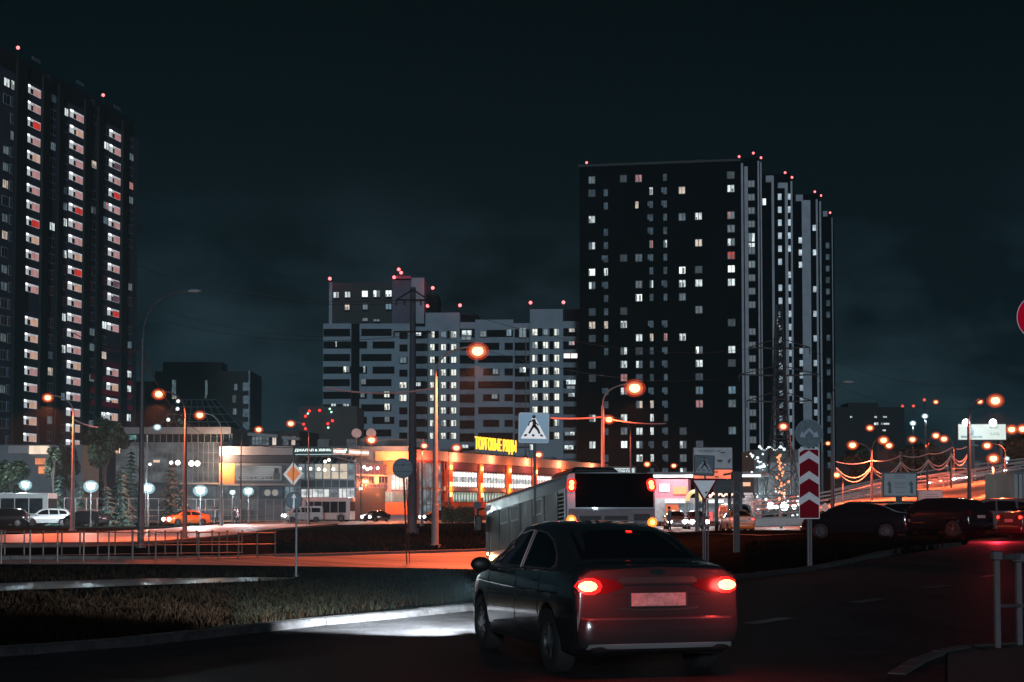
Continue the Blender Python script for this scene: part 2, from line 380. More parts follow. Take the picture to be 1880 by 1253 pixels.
# ------------------------------------------------------------ dark tower on the right
def tower_right():
    D0 = 333; t = thing('apartment_tower', (at(1230, 935, 345).x, 345, 0), 'tall black apartment tower right of centre with scattered lit windows and red roof lights', 'apartment tower')
    DARK = mat('dark_cladding', (.002, .004, .005), .95, noise=.3, nscale=.4, spec=0); PALE = mat('pale_cladding', (.30, .34, .39), .8, noise=.15, nscale=.5)
    F = Fac(pl(1065, 337), pl(1362, 331)); ztop = F.uz(1362, 296)[1]
    mb = MB(); F.box(mb, 0, F.L, 0, ztop, -18, 0); build('wall', mb, DARK, t, w=True)
    mb = MB(); F.box(mb, -.3, F.L+.3, ztop, ztop+.5, -18.2, .25); build('parapet', mb, mat('parapet', (.02, .025, .03), .7), t, w=True)
    # receding blocks, each a step farther back
    bl = [(1362, 1400, 330.5, 290), (1400, 1457, 341, 320), (1457, 1511, 362, 357), (1511, 1531, 386, 393)]
    FF = []
    for i, (xa, xb, D, ty) in enumerate(bl):
        G = Fac(pl(xa, D+.6), pl(xb, D)); z = G.uz((xa+xb)/2, ty)[1]; mb = MB(); G.box(mb, -8, G.L, 0, z, -24, 0); build('wall', mb, DARK, t, w=True); FF.append((G, z))
    def stripe(G, z, xa, xb, ty, py=650, zb=0, o=.12):
        mb = MB(); G.box(mb, G.uz(xa, py)[0], G.uz(xb, py)[0], zb, G.uz((xa+xb)/2, ty)[1], 0, o); build('cladding_strip', mb, PALE, t, w=True)
    G, z = FF[0]
    stripe(G, z, 1362.5, 1366.5, 300); stripe(G, z, 1368.5, 1375, 306); stripe(G, z, 1393, 1396, 296); stripe(G, z, 1398, 1400.5, 298)
    G, z = FF[1]
    stripe(G, z, 1418.5, 1423, 324); stripe(G, z, 1443, 1448.5, 336); stripe(G, z, 1453.5, 1457, 333)
    G, z = FF[2]
    stripe(G, z, 1474, 1490, 368); stripe(G, z, 1500, 1503.5, 366); stripe(G, z, 1506.5, 1509.5, 370)
    G, z = FF[3]
    stripe(G, z, 1529, 1530.5, 400)
    for (k, xa, xb, ya, yb) in [(1, 1406, 1420, 323, 335), (1, 1428, 1441, 336, 346), (2, 1461, 1474, 358, 370), (3, 1511, 1519, 388, 398)]:
        G, z = FF[k]; mb = MB(); G.pbox(mb, xa, ya, xb, yb, 0, .15); build('cladding_panel', mb, PALE, t, w=True)
    # windows
    fl = 2.875
    def row(G, px, k, y0): return G.uz(px, y0)[1]-fl*k
    cols = {1: (1087, 331, 13), 3: (1145, 328.5, 13), 4: (1173, 328, 13), 7: (1252.7, 325.5, 13), 8: (1283, 324, 14), 10: (1342.7, 322, 14), 5: (1196, 327, 7), 6: (1221.6, 326, 7), 9: (1308, 323.5, 7), 2: (1112.6, 330, 8)}
    lit = {(1, 3): COOL, (1, 5): COOL, (1, 7): BRIGHT, (1, 8): COOL, (1, 11): WARM, (1, 0): DIM, (1, 18): COOL, (1, 20): COOL, (4, 0): PINK, (4, 2): WARM, (4, 6): COOL, (4, 9): BRIGHT, (4, 12): COOL, (4, 14): COOL, (4, 17): WARM, (4, 19): COOL, (4, 20): COOL, (4, 21): COOL, (4, 8): DIM,
           (3, 11): COOL, (3, 13): COOL, (3, 14): COOL, (3, 15): PINK, (3, 16): COOL, (3, 18): COOL, (3, 20): BRIGHT, (3, 19): DIM, (7, 1): WARM, (7, 3): BLUEW, (7, 7): BRIGHT, (7, 8): COOL, (7, 12): COOL, (7, 9): DIM, (7, 20): COOL, (7, 21): COOL, (7, 22): COOL,
           (8, 3): COOL, (8, 5): WARM, (8, 8): COOL, (8, 13): BRIGHT, (8, 14): COOL, (8, 16): BLUEW, (8, 17): PINK, (8, 10): DIM, (10, 1): COOL, (10, 3): PINK, (10, 4): DIM, (10, 5): COOL, (10, 6): REDW, (10, 7): BRIGHT, (10, 8): COOL, (10, 13): COOL, (10, 16): BLUEW, (10, 17): DIM, (10, 19): DIM,
           (5, 1): COOL, (5, 5): PINK, (5, 8): COOL, (5, 12): WARM, (5, 17): WARM, (5, 18): COOL, (5, 19): COOL, (5, 21): COOL, (6, 5): COOL, (6, 12): PINK, (9, 1): COOL, (9, 3): COOL, (9, 5): COOL, (9, 8): PINK, (9, 11): PINK, (9, 14): COOL, (2, 7): COOL, (2, 11): WARM}
    rest = Parts('window', [DIM2, FRAME], t, 30); gl = Parts('loggia_window', [GLZ, FRAME], t)
    rnd = random.Random(3)
    for c, (px, y0, wpx) in cols.items():
        u = F.uz(px, 500)[0]; zt = F.uz(px, y0)[1]; hw = wpx*337/FPX/2
        for k in range(0, 23):
            z = zt-fl*k
            if z < 6: continue
            m = lit.get((c, k))
            if m: 
                if c == 4 and k == 2: window(F, t, u-hw, u, z-.8, z+.8, m, sash=1)
                else: window(F, t, u-hw, u+hw, z-.85, z+.85, m)
            elif c in (2, 5, 6, 9):
                g = gl.new()
                if rnd.random() < .88:
                    window(F, t, u-hw, u+hw, z-.8, z+.75, None, mb=g, sash=2)
                    if rnd.random() < .5: F.box(g, u-hw*1.9, u-hw*1.05, z-.4, z+.7, .0, .08, 0)
            elif rnd.random() < .26: window(F, t, u-hw, u+hw, z-.8, z+.8, None, mb=rest.new())
    rest.done(); gl.done()
    G, z = FF[0]; u = G.uz(1381, 600)[0]; g = Parts('stair_window', [mat('stair_glazing', (.24, .28, .32), .4), FRAME], t); zt = G.uz(1380, 338)[1]
    for k in range(0, 22):
        zz = zt-fl*k
        if k in (4,): window(G, t, u-.75, u+.75, zz-1.0, zz+1.0, COOL); window(G, t, u-.75, u+.75, zz-2.2, zz-1.1, COOL)
        elif k == 6: window(G, t, u-.75, u+.75, zz-.8, zz+.8, DIM)
        elif rnd.random() < .86: window(G, t, u-.75, u+.75, zz-.75, zz+.75, None, mb=g.new())
    g.done(); g = Parts('side_window', [GLZ, FRAME], t)
    for (k, px, p) in [(1, 1433.5, .7), (1, 1450.5, .6), (2, 1471, .45), (2, 1497, .5), (3, 1521, .5)]:
        G, z = FF[k]; u = G.uz(px, 650)[0]; zz = z-5
        while zz > 5:
            if rnd.random() < p+.2: window(G, t, u-.45, u+.45, zz-.8, zz+.7, None, mb=g.new(), sash=1)
            zz -= fl
    g.done()
    for (k, px, py, m) in [(1, 1403, 371, COOL), (2, 1476.5, 462, WARM), (2, 1476.5, 473, COOL), (2, 1476.5, 489, WARM), (1, 1425, 590, PINK)]:
        G, z = FF[k]; u, zz = G.uz(px, py); window(G, t, u-.45, u+.45, zz-.8, zz+.8, m, sash=1)
    for (px, py, D) in [(1077, 299, 337), (1357, 288, 333), (1383, 281.5, 336), (1397, 290, 331), (1441.5, 317.5, 345), (1454, 326, 343), (1496, 352.5, 368), (1507, 359.5, 364), (1524, 391, 387)]:
        warn(t, at(px, py, D), .26, 1.5, lit=False)
    # roof house
    G = FF[0][0]; mb = MB(); G.box(mb, -9, -1.5, 0, ztop+2.0, -14, -6); build('roof_house', mb, mat('roof_house', (.03, .035, .04), .8), t, w=True)
tower_right()
# ------------------------------------------------------------ oblique tower at the left edge
def tower_left():
    a = Vector((-84.3, 247)); d = Vector((6.1, 30)).normalized(); L_ = 57; b = a+d*L_
    F = Fac(tuple(a-d*9), tuple(b)); t = thing('apartment_tower', (a.x-6, a.y+20, 0), 'tall dark apartment tower at the left edge with columns of lit pink stair landings', 'apartment tower')
    W = mat('tower_panel', (.045, .055, .085), .8, noise=.2, nscale=.5); WP = mat('purple_lit_panel', (.12, .05, .10), .8, noise=.2, nscale=.6); DK = mat('tower_recess', (.004, .006, .007), .8)
    RP = mat('red_lit_panel', (.55, .025, .07), .7, noise=.15, nscale=.6); RP2 = mat('dull_red_lit_panel', (.22, .03, .06), .7, noise=.2, nscale=.6)
    zt = 76.8; mb = MB(); F.box(mb, 0, F.L-.1, 0, zt-3, -14, 0); build('wall', mb, W, t, w=True)
    ed = [(-40, 75), (90, 163), (172, 236), (238, 246)]
    for xa, xb in ed:
        mb = MB(); F.box(mb, max(0, F.uz(xa, 300)[0]), min(F.L, F.uz(xb, 300)[0]), zt-3, zt, -14, .1); build('roof_house', mb, DK, t, w=True)
    for xa, xb in [(26, 45), (74, 87), (104, 113), (152, 164), (177, 186), (222, 232)]:
        mb = MB(); F.box(mb, F.uz(xa, 300)[0], F.uz(xb, 300)[0], 0, zt-1, 0, .5); build('pier', mb, DK, t, w=True)
    for px, py in [(64, 110), (145, 153), (213, 198)]:
        u, z = F.uz(px, py); mb = MB(); F.box(mb, u-1.2, u+1.6, z-.3, z+.3, .1, .2); build('roof_trim', mb, mat('trim', (.12, .15, .18), .6), t, w=True)
    fl = 2.8
    # lit stair landings: a recessed bay with a pink wall, a doorway and a bright lamp in its corner
    LW = {'p': em('landing_pink', S(226, 168, 168), .62, .25), 'o': em('landing_peach', S(236, 190, 168), .68, .25), 'r': em('landing_red', S(236, 64, 56), .7, .3), 'd': em('landing_dim', S(150, 110, 130), .38, .5)}
    LG = em('landing_glow', S(216, 222, 228), .75, .3); LD = mat('landing_door', (.02, .025, .03), .7); LB = em('landing_lamp', (1, 1, 1), 2.2)
    seqs = [((60, 167, 300), 47, 73, 'pprpopppro' 'ppp.oooppoooooo', 167), ((139, 213, 300), 127, 152, 'popppprpporopp' 'ppopppoop', 213), ((210, 249, 300), 200, 221, 'ppdprpppppddr' 'p..pooooo', 249)]
    for (cx, y0, _), xa, xb, s, yy in seqs:
        z0 = F.uz(cx, yy)[1]; ua, ub = F.uz(xa, 300)[0], F.uz(xb, 300)[0]; w = ub-ua
        for k, ch in enumerate(s):
            z = z0-fl*k
            if ch == '.' or z < 2:
                continue
            mb = MB(); F.box(mb, ua, ub, z-.68, z+.70, .0, .06, 1); F.box(mb, ua+.46*w, ub-.1, z-.66, z+(.50 if k % 3 else .42), .062, .08, 0)
            F.box(mb, ua+(.25+.05*(k % 2))*w, ua+.45*w, z-.66, z+.22, .062, .075, 2); F.box(mb, ua+.02*w, ua+.2*w, z+.36, z+.66, .062, .2, 3)
            build('lit_landing', mb, [LW[ch], LG, LD, LB], t, w=True)
            mb = MB(); F.box(mb, ua-.1, ub+.1, z-1.15, z-.92, 0, .35); 
    # ordinary windows, mostly dark with pale frames
    rnd = random.Random(5); fr = mat('pale_frame', (.30, .38, .46), .6); g_ = Parts('window', [fr, mat('black_pane', (.004, .006, .008), .3)], t, 74)
    colsx = [(8, 11, 150), (19, 6, 155), (95, 10, 180), (118, 9, 205), (170, 11, 218), (193, 9, 240), (239.5, 8, 262)]
    litw = {(0, 0): COOL, (1, 0): COOL, (0, 4): DIM, (3, 0): COOL, (3, 7): COOL, (3, 6): DIM, (3, 9): COOL, (3, 13): COOL, (5, 1): COOL, (5, 5): PINK, (5, 6): BRIGHT, (5, 13): COOL, (6, 3): PINK, (6, 1): DIM, (6, 4): DIM, (3, 15): COOL, (3, 18): DIM, (2, 22): PINK, (5, 19): COOL, (6, 19): COOL, (6, 16): COOL, (6, 17): COOL, (0, 5): DIM, (0, 15): DIM, (4, 14): DIM, (6, 14): DIM, (6, 10): DIM, (2, 20): DIM}
    for ci, (px, wpx, y0) in enumerate(colsx):
        D = F.P(F.uz(px, 400)[0], 0).y; u = F.uz(px, 400)[0]; hw = F.uz(px+wpx/2, 400)[0]-u; z0 = F.uz(px, y0)[1]
        for k in range(25):
            z = z0-fl*k
            if z < 3: continue
            m = litw.get((ci, k)) or (rnd.choice([DIM, DIM, DIM2, WARM, COOL]) if rnd.random() < .2 and ci not in (6,) else None)
            if m: window(F, t, u-hw, u+hw, z-.8, z+.8, m, o=.05, sash=3 if wpx > 9 else 2)
            else:
                if rnd.random() < .9: g = g_.new(); F.box(g, u-hw, u+hw, z-.85, z+.85, .03, .08, 0); F.box(g, u-hw+.15, u-.1, z-.7, z+.7, .081, .1, 1); F.box(g, u+.1, u+hw-.15, z-.7, z+.7, .081, .1, 1)
    g_.done()
    # wall panels lower right, red light fading upward put into their paint
    for i, (py, m) in enumerate([(666, WP), (694, RP2), (722, RP), (746, RP), (768, RP)]):
        for (xa, xb) in [(187, 221), (232.5, 243)] + ([(165, 178)] if i > 1 else []):
            ua, ub = F.uz(xa, 700)[0], F.uz(xb, 700)[0]; z = F.uz(205, py-24)[1]; mb = MB(); F.box(mb, ua, ub, z-.55, z+.45, .12, .16); build('wall_panel', mb, m, t, w=True)
    for px, py, D in [(33, 88, 256), (189.5, 175, 288)]: warn(t, at(px, py, D), .3, 2.5, lit=False)
tower_left()
# ------------------------------------------------------------ grey block in the middle
def block_mid():
    t = thing('apartment_block', (at(830, 935, 350).x, 356, 0), 'long grey apartment block in the middle with staggered dark window bands behind the shopping centre', 'apartment block')
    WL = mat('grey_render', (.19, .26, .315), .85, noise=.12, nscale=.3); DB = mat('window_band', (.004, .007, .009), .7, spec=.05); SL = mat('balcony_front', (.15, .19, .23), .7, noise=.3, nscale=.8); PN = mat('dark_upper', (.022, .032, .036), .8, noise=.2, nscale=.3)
    X = lambda zx: 560+zx/3.056
    Y = lambda zy: 470+zy/3.056
    F = Fac(pl(590, 352), pl(1066, 350))
    def blk(x0, x1, ty, o, m=WL, nm='wall', zb=0, back=-16):
        mb = MB(); F.box(mb, F.uz(X(x0), 700)[0], F.uz(X(x1), 700)[0], zb, F.uz(X((x0+x1)/2), Y(ty))[1], back, o); return build(nm, mb, m, t, w=True)
    blk(100, 258, 380, 0); blk(258, 305, 195, -1.2, DB); blk(305, 605, 380, .0); blk(605, 675, 395, -.8); blk(675, 868, 320, .3); blk(868, 955, 370, -.9); blk(955, 1168, 358, 0); blk(1168, 1262, 375, -1.2); blk(1262, 1447, 300, .3); blk(1447, 1545, 365, -.6)
    zb = F.uz(700, Y(380))[1]
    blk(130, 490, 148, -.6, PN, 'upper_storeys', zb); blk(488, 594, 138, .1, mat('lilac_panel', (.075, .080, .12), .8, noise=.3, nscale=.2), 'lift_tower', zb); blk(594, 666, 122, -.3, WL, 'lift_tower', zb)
    blk(672, 738, 205, -4, DB, 'roof_house', zb, -12); blk(868, 965, 318, -4, DB, 'roof_house', zb, -12); blk(1455, 1545, 290, -3, DB, 'roof_house', zb, -12)
    blk(130, 148, 146, -.5, WL, 'corner_strip', zb)
    for xx in (262,): pass
    def rect(x0, x1, yc, hh=19, o=.35, m=DB, nm='window_band', mb=None):
        own = mb is None; mb = mb or MB(); F.box(mb, F.uz(X(x0), 700)[0], F.uz(X(x1), 700)[0], F.uz(X((x0+x1)/2), Y(yc+hh))[1], F.uz(X((x0+x1)/2), Y(yc-hh))[1], 0 if o > 0 else -2, o)
        if own: return build(nm, mb, m, t, w=True)
    def lw(x, y, w, h, m, o=.36, sash=2):
        u = F.uz(X(x), 700)[0]; z = F.uz(X(x), Y(y))[1]; k = 352/FPX/3.056; window(F, t, u-w*k/2, u+w*k/2, z-h*k/2, z+h*k/2, m, o=o, sash=sash)
    bp = Parts('window_band', DB, t); st = 70.5
    for r in range(9):
        y = 430+st*r
        if r % 2 == 0: rect(103, 252, y, mb=bp.new()); rect(316, 485, y, mb=bp.new())
        else: rect(103, 258, y, mb=bp.new()); rect(305, 348, y, mb=bp.new()); rect(380, 502, y, mb=bp.new())
        rect(530, 575, y+17, mb=bp.new())
    sl = Parts('balcony_front', SL, t); dk = Parts('balcony_recess', DB, t)
    for r in range(10):
        y = 445+st*r; rect(612, 676, y, 24, mb=dk.new(), o=.0); rect(616, 680, y+35, 13, mb=sl.new(), o=.6)
        y = 435+73*r; rect(868, 950, y, 26, mb=dk.new(), o=.0); rect(868, 948, y+38, 13, mb=sl.new(), o=.3)
        if r < 9: rect(1176, 1258, y, 26, mb=dk.new(), o=-.9); rect(1178, 1258, y+38, 14, mb=sl.new(), o=.1)
        rect(1450, 1522, 430+73*r, 24, mb=dk.new(), o=.0); rect(1448, 1522, 430+73*r+38, 14, mb=sl.new(), o=.6)
    dk.done(); sl.done()
    for r in range(9):
        y = 436+72*r
        if r % 2 == 0: rect(1020 if r == 0 else 972, 1166, y, mb=bp.new())
        else: rect(1000, 1090, y, mb=bp.new()); rect(1120, 1166, y, mb=bp.new())
        y = 443+71*r; rect(727, 750, y, 20, mb=bp.new(), o=.5); rect(798, 812, y, 20, mb=bp.new(), o=.5)
        y = 430+72.5*r; rect(1308, 1332, y, 22, mb=bp.new(), o=.5); rect(1372, 1394, y, 22, mb=bp.new(), o=.5); rect(676, 692, 443+71*r, 20, mb=bp.new(), o=.5)
    bp.done()
    rnd = random.Random(2)
    for r in range(9):
        y = 443+71*r
        for x, w in ((715, 28), (777, 30), (835, 32)):
            if (r == 0 and x == 777): lw(x, y, w, 38, DIM, .5)
            else: lw(x, y, w, 38, CURT, .5)
        y = 430+72.5*r
        for x, w in ((1290, 32), (1350, 32), (1413, 30)):
            if r == 0 and x == 1350: lw(x, y, w-6, 36, DIM, .5)
            elif r >= 7 and x == 1350: continue
            else: lw(x, y, w, 40, CURT, .5)
    for (x, y, w, h, m) in [(174, 222, 34, 36, COOL), (239, 220, 34, 36, COOL), (336, 216, 38, 40, BRIGHT), (402, 215, 42, 42, BRIGHT), (469, 214, 38, 40, BRIGHT), (237, 290, 30, 36, WARM), (338, 288, 30, 34, DIM), (469, 287, 34, 34, BLUEW), (402, 364, 36, 16, DIM), (338, 360, 30, 20, DIM),
                            (234, 638, 38, 38, CURT), (336, 638, 14, 36, COOL), (552, 727, 44, 40, CURT), (552, 799, 44, 42, CURT), (552, 587, 40, 36, DIM), (638, 441, 34, 22, COOL), (634, 722, 38, 26, COOL), (461, 779, 34, 36, CURT), (463, 848, 34, 40, CURT), (330, 707, 30, 34, DIM), (325, 780, 24, 34, DIM), (232, 840, 36, 22, COOL), (163, 838, 30, 18, COOL),
                            (463, 918, 30, 34, DIM), (908, 434, 60, 34, COOL), (905, 464, 60, 26, DIM), (1145, 433, 30, 40, BLUEW), (1000, 440, 36, 36, DIM), (1222, 432, 44, 60, DIM), (1222, 641, 40, 34, BRIGHT), (1070, 650, 34, 34, DIM), (1065, 790, 36, 30, DIM),
                            (1497, 420, 36, 24, WARM), (1497, 492, 36, 26, PINK), (1490, 563, 84, 34, em('window_blaze', S(255, 225, 225), 1.5, .2)), (1492, 710, 58, 32, COOL), (1492, 740, 50, 22, DIM), (1495, 781, 40, 26, COOL), (1485, 998, 60, 26, COOL), (1480, 1075, 56, 30, COOL), (1270, 1075, 20, 34, COOL), (900, 1070, 40, 24, COOL), (176, 497, 7, 30, COOL)]:
        lw(x, y, w, h, m, .62)
    for (px, py, lit_) in [(605.5, 512, 1), (732, 495, 1), (736.5, 501, 0), (723.5, 509.5, 0), (794.5, 529, 1), (785, 562, 0), (844.5, 561, 1), (974, 556, 1), (1034.5, 555.5, 1)]:
        warn(t, at(px, py, 351), .38, 2.2, lit=bool(lit_))
    mb = MB(); F.box(mb, F.uz(722, 600)[0], F.uz(754, 600)[0], F.uz(735, 512)[1], F.uz(735, 507)[1], -5, 0); build('roof_rail', mb, mat('crimson_rail', (.3, .03, .09), .6), t, w=True)
    for x in (1240, 690, 1545): mb = MB(); F.box(mb, F.uz(X(x), 700)[0]-.1, F.uz(X(x), 700)[0]+.1, 0, 42, .7, .8); build('downpipe', mb, DSTEEL, t, w=True)
block_mid()
def box_building(name, px0, px1, ty, D, depth, label, wallm, wins, cat='building', Fpts=None):
    F = Fac(*(Fpts or (pl(px0, D), pl(px1, D)))); t = thing(name, (F.P(F.L/2, 0).x, F.P(F.L/2, 0).y+depth/2, 0), label, cat)
    mb = MB(); F.box(mb, 0, F.L, 0, F.uz((px0+px1)/2, ty)[1], -depth, 0); build('wall', mb, wallm, t, w=True)
    for (x, y, w, h, m) in wins:
        u, z = F.uz(x, y); k = D/FPX; window(F, t, u-w*k/2, u+w*k/2, z-h*k/2, z+h*k/2, m, o=.03, sash=2 if w > 3 else 1)
    return t, F
DKB = mat('far_dark_wall', (.010, .014, .017), .85, noise=.3, nscale=.2)
t, F = box_building('apartment_block', 282, 459, 682, 420, 18, 'dark unlit apartment block between the left tower and the pyramid roof', DKB,
    [(319.5, 714, 9, 34, DIM), (320, 730, 9, 7, WARM), (379, 712, 5, 28, DIM), (378, 729, 4, 6, DIM), (433, 711, 6, 12, DIM), (430, 733, 7, 14, DIM2), (431, 756, 7, 12, DIM)])
for k in range(4): mb = MB(); F.pbox(mb, 446, 703+k*24, 458, 718+k*24, 0, .1); build('balcony_front', mb, GLZ, t, w=True)
mb = MB(); F.pbox(mb, 456.5, 681, 458.5, 790, 0, .3); build('corner_strip', mb, GLZ, t, w=True)
mb = MB(); F.pbox(mb, 296, 664, 405, 683, -10, -2); build('roof_house', mb, DKB, t, w=True)
mb = MB(); F.pbox(mb, 246, 700, 281, 880, -12, -1); build('wing', mb, DKB, t, w=True)
t, F = box_building('office_block', 547, 655, 746, 300, 14, 'low black building with red and green pinpoint lights left of the grey block', mat('black_wall', (.004, .006, .007), .6), [])
RL = em('red_pin', S(255, 50, 45), 3); GLp = em('green_pin', S(190, 255, 225), 2)
for zx, zy, g in [(585, 122, 0), (560, 155, 0), (650, 118, 0), (548, 207, 0), (560, 235, 0), (703, 203, 0), (732, 184, 0), (575, 138, 1), (715, 108, 1), (725, 128, 1), (705, 228, 1)]:
    p = at(400+zx/3.48, 720+zy/3.48, 299.4); mb = MB(); mb.ball(p, .26 if not g else .2, 8); build('facade_lamp', mb, GLp if g else RL, t, w=True)
t, F = box_building('apartment_block', 1535, 1662, 748, 430, 18, 'distant dark apartment block on the right with a few lit windows behind the overpass', DKB,
    [(1563, 766, 5, 4, COOL), (1607.5, 766, 5, 4, COOL), (1624.5, 766, 8, 4, COOL), (1608.5, 778.5, 9, 6, COOL), (1625, 778.5, 17, 5, COOL), (1623, 790.5, 7, 4, COOL)])
mb = MB(); F.pbox(mb, 1560, 739, 1615, 749, -12, -2); build('roof_house', mb, DKB, t, w=True)
for i, (px, py) in enumerate([(1657, 746), (1677, 746), (1697, 734.5)]):
    p = at(px, py, 431); mb = MB(); mb.tube([p, p-Vector((0, 0, 2.4 if i < 2 else 4))], .08, 6, 1); mb.ball(p, .42, 8); build('warning_light', mb, [em('red_dim_pin', S(240, 90, 70), 1.5), DSTEEL], t, w=True)
FARW = [('apartment_block', 1700, 1880+60, 842, 470, 'very distant low block in the haze behind the overpass at the right edge'), ('apartment_block', 456, 548, 828, 380, 'distant low block seen in the gap beside the black building'), ('warehouse', 1663, 1720, 806, 450, 'faint lit distant building left of the big white billboard')]
for i, (nm, a, b, y, D, lb) in enumerate(FARW):
    box_building(nm, a, b, y, D, 12, lb, mat('far_wall', (.03, .04, .05), .85, noise=.3, nscale=.2), [(a+12+9*k, y+8+6*(k % 2), 4, 3, DIM if k % 3 else WARM) for k in range(4 if b-a > 70 else 2)])
# ------------------------------------------------------------ shopping centre and glass hall
OR = mat('orange_render', (.65, .12, .04), .75, noise=.12, nscale=.6); PALEW = mat('pale_fascia', (.30, .29, .30), .7, noise=.12, nscale=.6); REDR = mat('red_render', (.50, .06, .05), .75, noise=.12, nscale=.5)
PURP = mat('plum_fascia', (.12, .03, .07), .8, noise=.2, nscale=.5); GREYW = mat('grey_panel', (.13, .15, .17), .7, noise=.25, nscale=.4); MULL = mat('mullion', (.10, .12, .14), .5)
SHOP = em('shop_glow', S(236, 240, 238), .95, .5, scale=(.9, .9, 1.4), color2=S(150, 160, 165)); SHOPG = em('shop_green_glow', S(190, 228, 208), .62, .6, scale=(1.4, 1.4, .8)); HALL = em('hall_glow', S(104, 112, 116), .60, .75, scale=(.35, .35, .8)); CREAM = em('cream_glow', S(240, 222, 196), .8, .3, scale=(.8, .8, .8))
PLUMG = em('plum_glow', S(120, 84, 112), .5, .5, scale=(2, 2, .6)); BULB = em('bulb', S(255, 250, 240), 3); BULBO = em('sconce_bulb', S(255, 200, 110), 5); SHOPD = em('shop_dim_glow', S(130, 150, 158), .75, .7, scale=(.6, .6, 1.2))
def glazing(F, par, x0, y0, x1, y1, nx, ny, m, name='glazing', o=.06):
    mb = MB(); um, zm = (x0+x1)/2, (y0+y1)/2; ua, ub = F.uz(x0, zm)[0], F.uz(x1, zm)[0]; za, zb = F.uz(um, y1)[1], F.uz(um, y0)[1]
    F.box(mb, ua, ub, za, zb, o-.04, o, 0); w = .09
    for k in range(nx+1): u = ua+(ub-ua)*k/nx; F.box(mb, u-w/2, u+w/2, za, zb, o+.002, o+.06, 1)
    for k in range(ny+1): z = za+(zb-za)*k/ny; F.box(mb, ua, ub, z-w/2, z+w/2, o+.004, o+.05, 1)
    return build(name, mb, [m, MULL], par, w=True)
def mall():
    t = thing('shopping_centre', (at(760, 935, 225).x, 232, 0), 'long two-storey shopping centre lit orange and red with glowing shop windows and yellow roof letters', 'shopping centre')
    F = Fac(pl(757, 215), pl(1115, 287)); A = Fac(pl(403, 215.5), pl(757, 212.6)); U = F.uz
    zt = U(760, 829)[1]; mb = MB(); F.box(mb, 0, F.L, 0, zt, -20, 0); build('wall', mb, REDR, t, w=True); mb = MB(); A.box(mb, 0, A.L, 0, A.uz(420, 821)[1], -6, 0); build('wall', mb, GREYW, t, w=True)
    def band(F, x0, x1, za, zb, o, m, nm): mb = MB(); F.box(mb, F.uz(x0, 880)[0], F.uz(x1, 880)[0], za, zb, 0, o); return build(nm, mb, m, t, w=True)
    zc = U(806, 847)[1]; band(F, 757, 1112, zc, zt+.25, .5, mat('cornice', (.50, .26, .20), .7, noise=.12, nscale=.8), 'cornice')
    zd = U(826, 863)[1]; band(F, 812, 1112, zd, zc-.02, .3, PURP, 'fascia')
    z1 = U(826, 894)[1]; z2 = U(826, 902)[1]; z3 = U(826, 921)[1]; z4 = U(826, 951)[1]
    band(F, 812, 1112, z2, z1, .35, PALEW, 'floor_band'); band(F, 812, 1112, .6, z3, .12, OR, 'lower_wall')
    xs = [(816, 825.5), (875, 881.5), (926, 934), (976, 981), (1026, 1032), (1074, 1080)]
    for a, b in xs:
        mb = MB(); F.box(mb, U(a, 880)[0], U(b, 880)[0], z3-.1, zc-.05, 0, .55); build('pilaster', mb, OR, t, w=True)
        mb = MB(); uc = (U(a, 880)[0]+U(b, 880)[0])/2
        for z in (zc-.8, z1+.35, z2-.5):
            F.box(mb, uc-.18, uc+.18, z-.3, z+.3, .56, .74)
        build('sconce', mb, BULBO, t, w=True)
        for z in (zc-.8, (z1+z2)/2): light('POINT', F.P(uc, z, 1.05), 420, (1, .20, .04), t, .15)
    for (a, b) in [(827, 874), (883, 925), (936, 975), (983, 1025), (1034, 1072)]:
        nb = max(3, int((b-a)/5)); ua, ub = U(a, 880)[0], U(b, 880)[0]
        mb = MB(); F.box(mb, ua, ub, z1, zd-.2, 0, .1, 0)
        for k in range(nb): 
            u = ua+(ub-ua)*(k+.5)/nb; F.box(mb, u-.22, u+.22, zd-.9, zd-.35, .11, .2, 1); F.box(mb, u-.2, u+.2, z1+.15, z1+.7, .11, .2, 1)
            F.box(mb, u-.02+(ub-ua)/nb/2, u+.04+(ub-ua)/nb/2, z1, zd-.2, .11, .16, 2)
        build('shop_window', mb, [SHOP, BULB, MULL], t, w=True)
        mb = MB(); F.box(mb, ua, ub, z3, z2-.15, 0, .14, 0)
        for k in range(nb): u = ua+(ub-ua)*(k+.5)/nb; F.box(mb, u-.3, u-.16, z3, z2-.15, .15, .2, 2); F.box(mb, u-.05, u+.25, z3+.3, z3+1.0, .15, .2, 1)
        build('shop_window', mb, [SHOPG, em('shop_item', S(220, 235, 225), .9), MULL], t, w=True)
    for px in (829, 897, 962, 1022, 1082): light('POINT', F.P(U(px, 880)[0], zt-.5, 1.7), 800, (1, .36, .20), t, .2)
    light('POINT', F.P(U(770, 880)[0], zt-2, 2.0), 1200, (1, .24, .12), t, .2)
    # glazed gable between the wings
    glazing(F, t, 766, 851, 806, 896, 7, 2, SHOPD, o=.3); glazing(F, t, 766, 898, 806, 956, 6, 2, SHOPD, o=.3)
    # middle part, orange frieze and red lower wall
    mb = MB(); A.pbox(mb, 690, 829, 757, 846, 0, .3); build('frieze', mb, mat('peach_render', (.62, .30, .14), .7, noise=.1, nscale=.7), t, w=True)
    mb = MB(); A.pbox(mb, 704, 847, 757, 870, 0, .2); build('frieze', mb, OR, t, w=True)
    glazing(A, t, 719, 872, 757, 900, 5, 1, SHOP, o=.25); glazing(A, t, 706, 903, 743, 922, 7, 1, SHOPG, 'shop_window', .3)
    mb = MB(); A.pbox(mb, 696, 923, 757, 945, 0, .35); build('lower_wall', mb, OR, t, w=True)
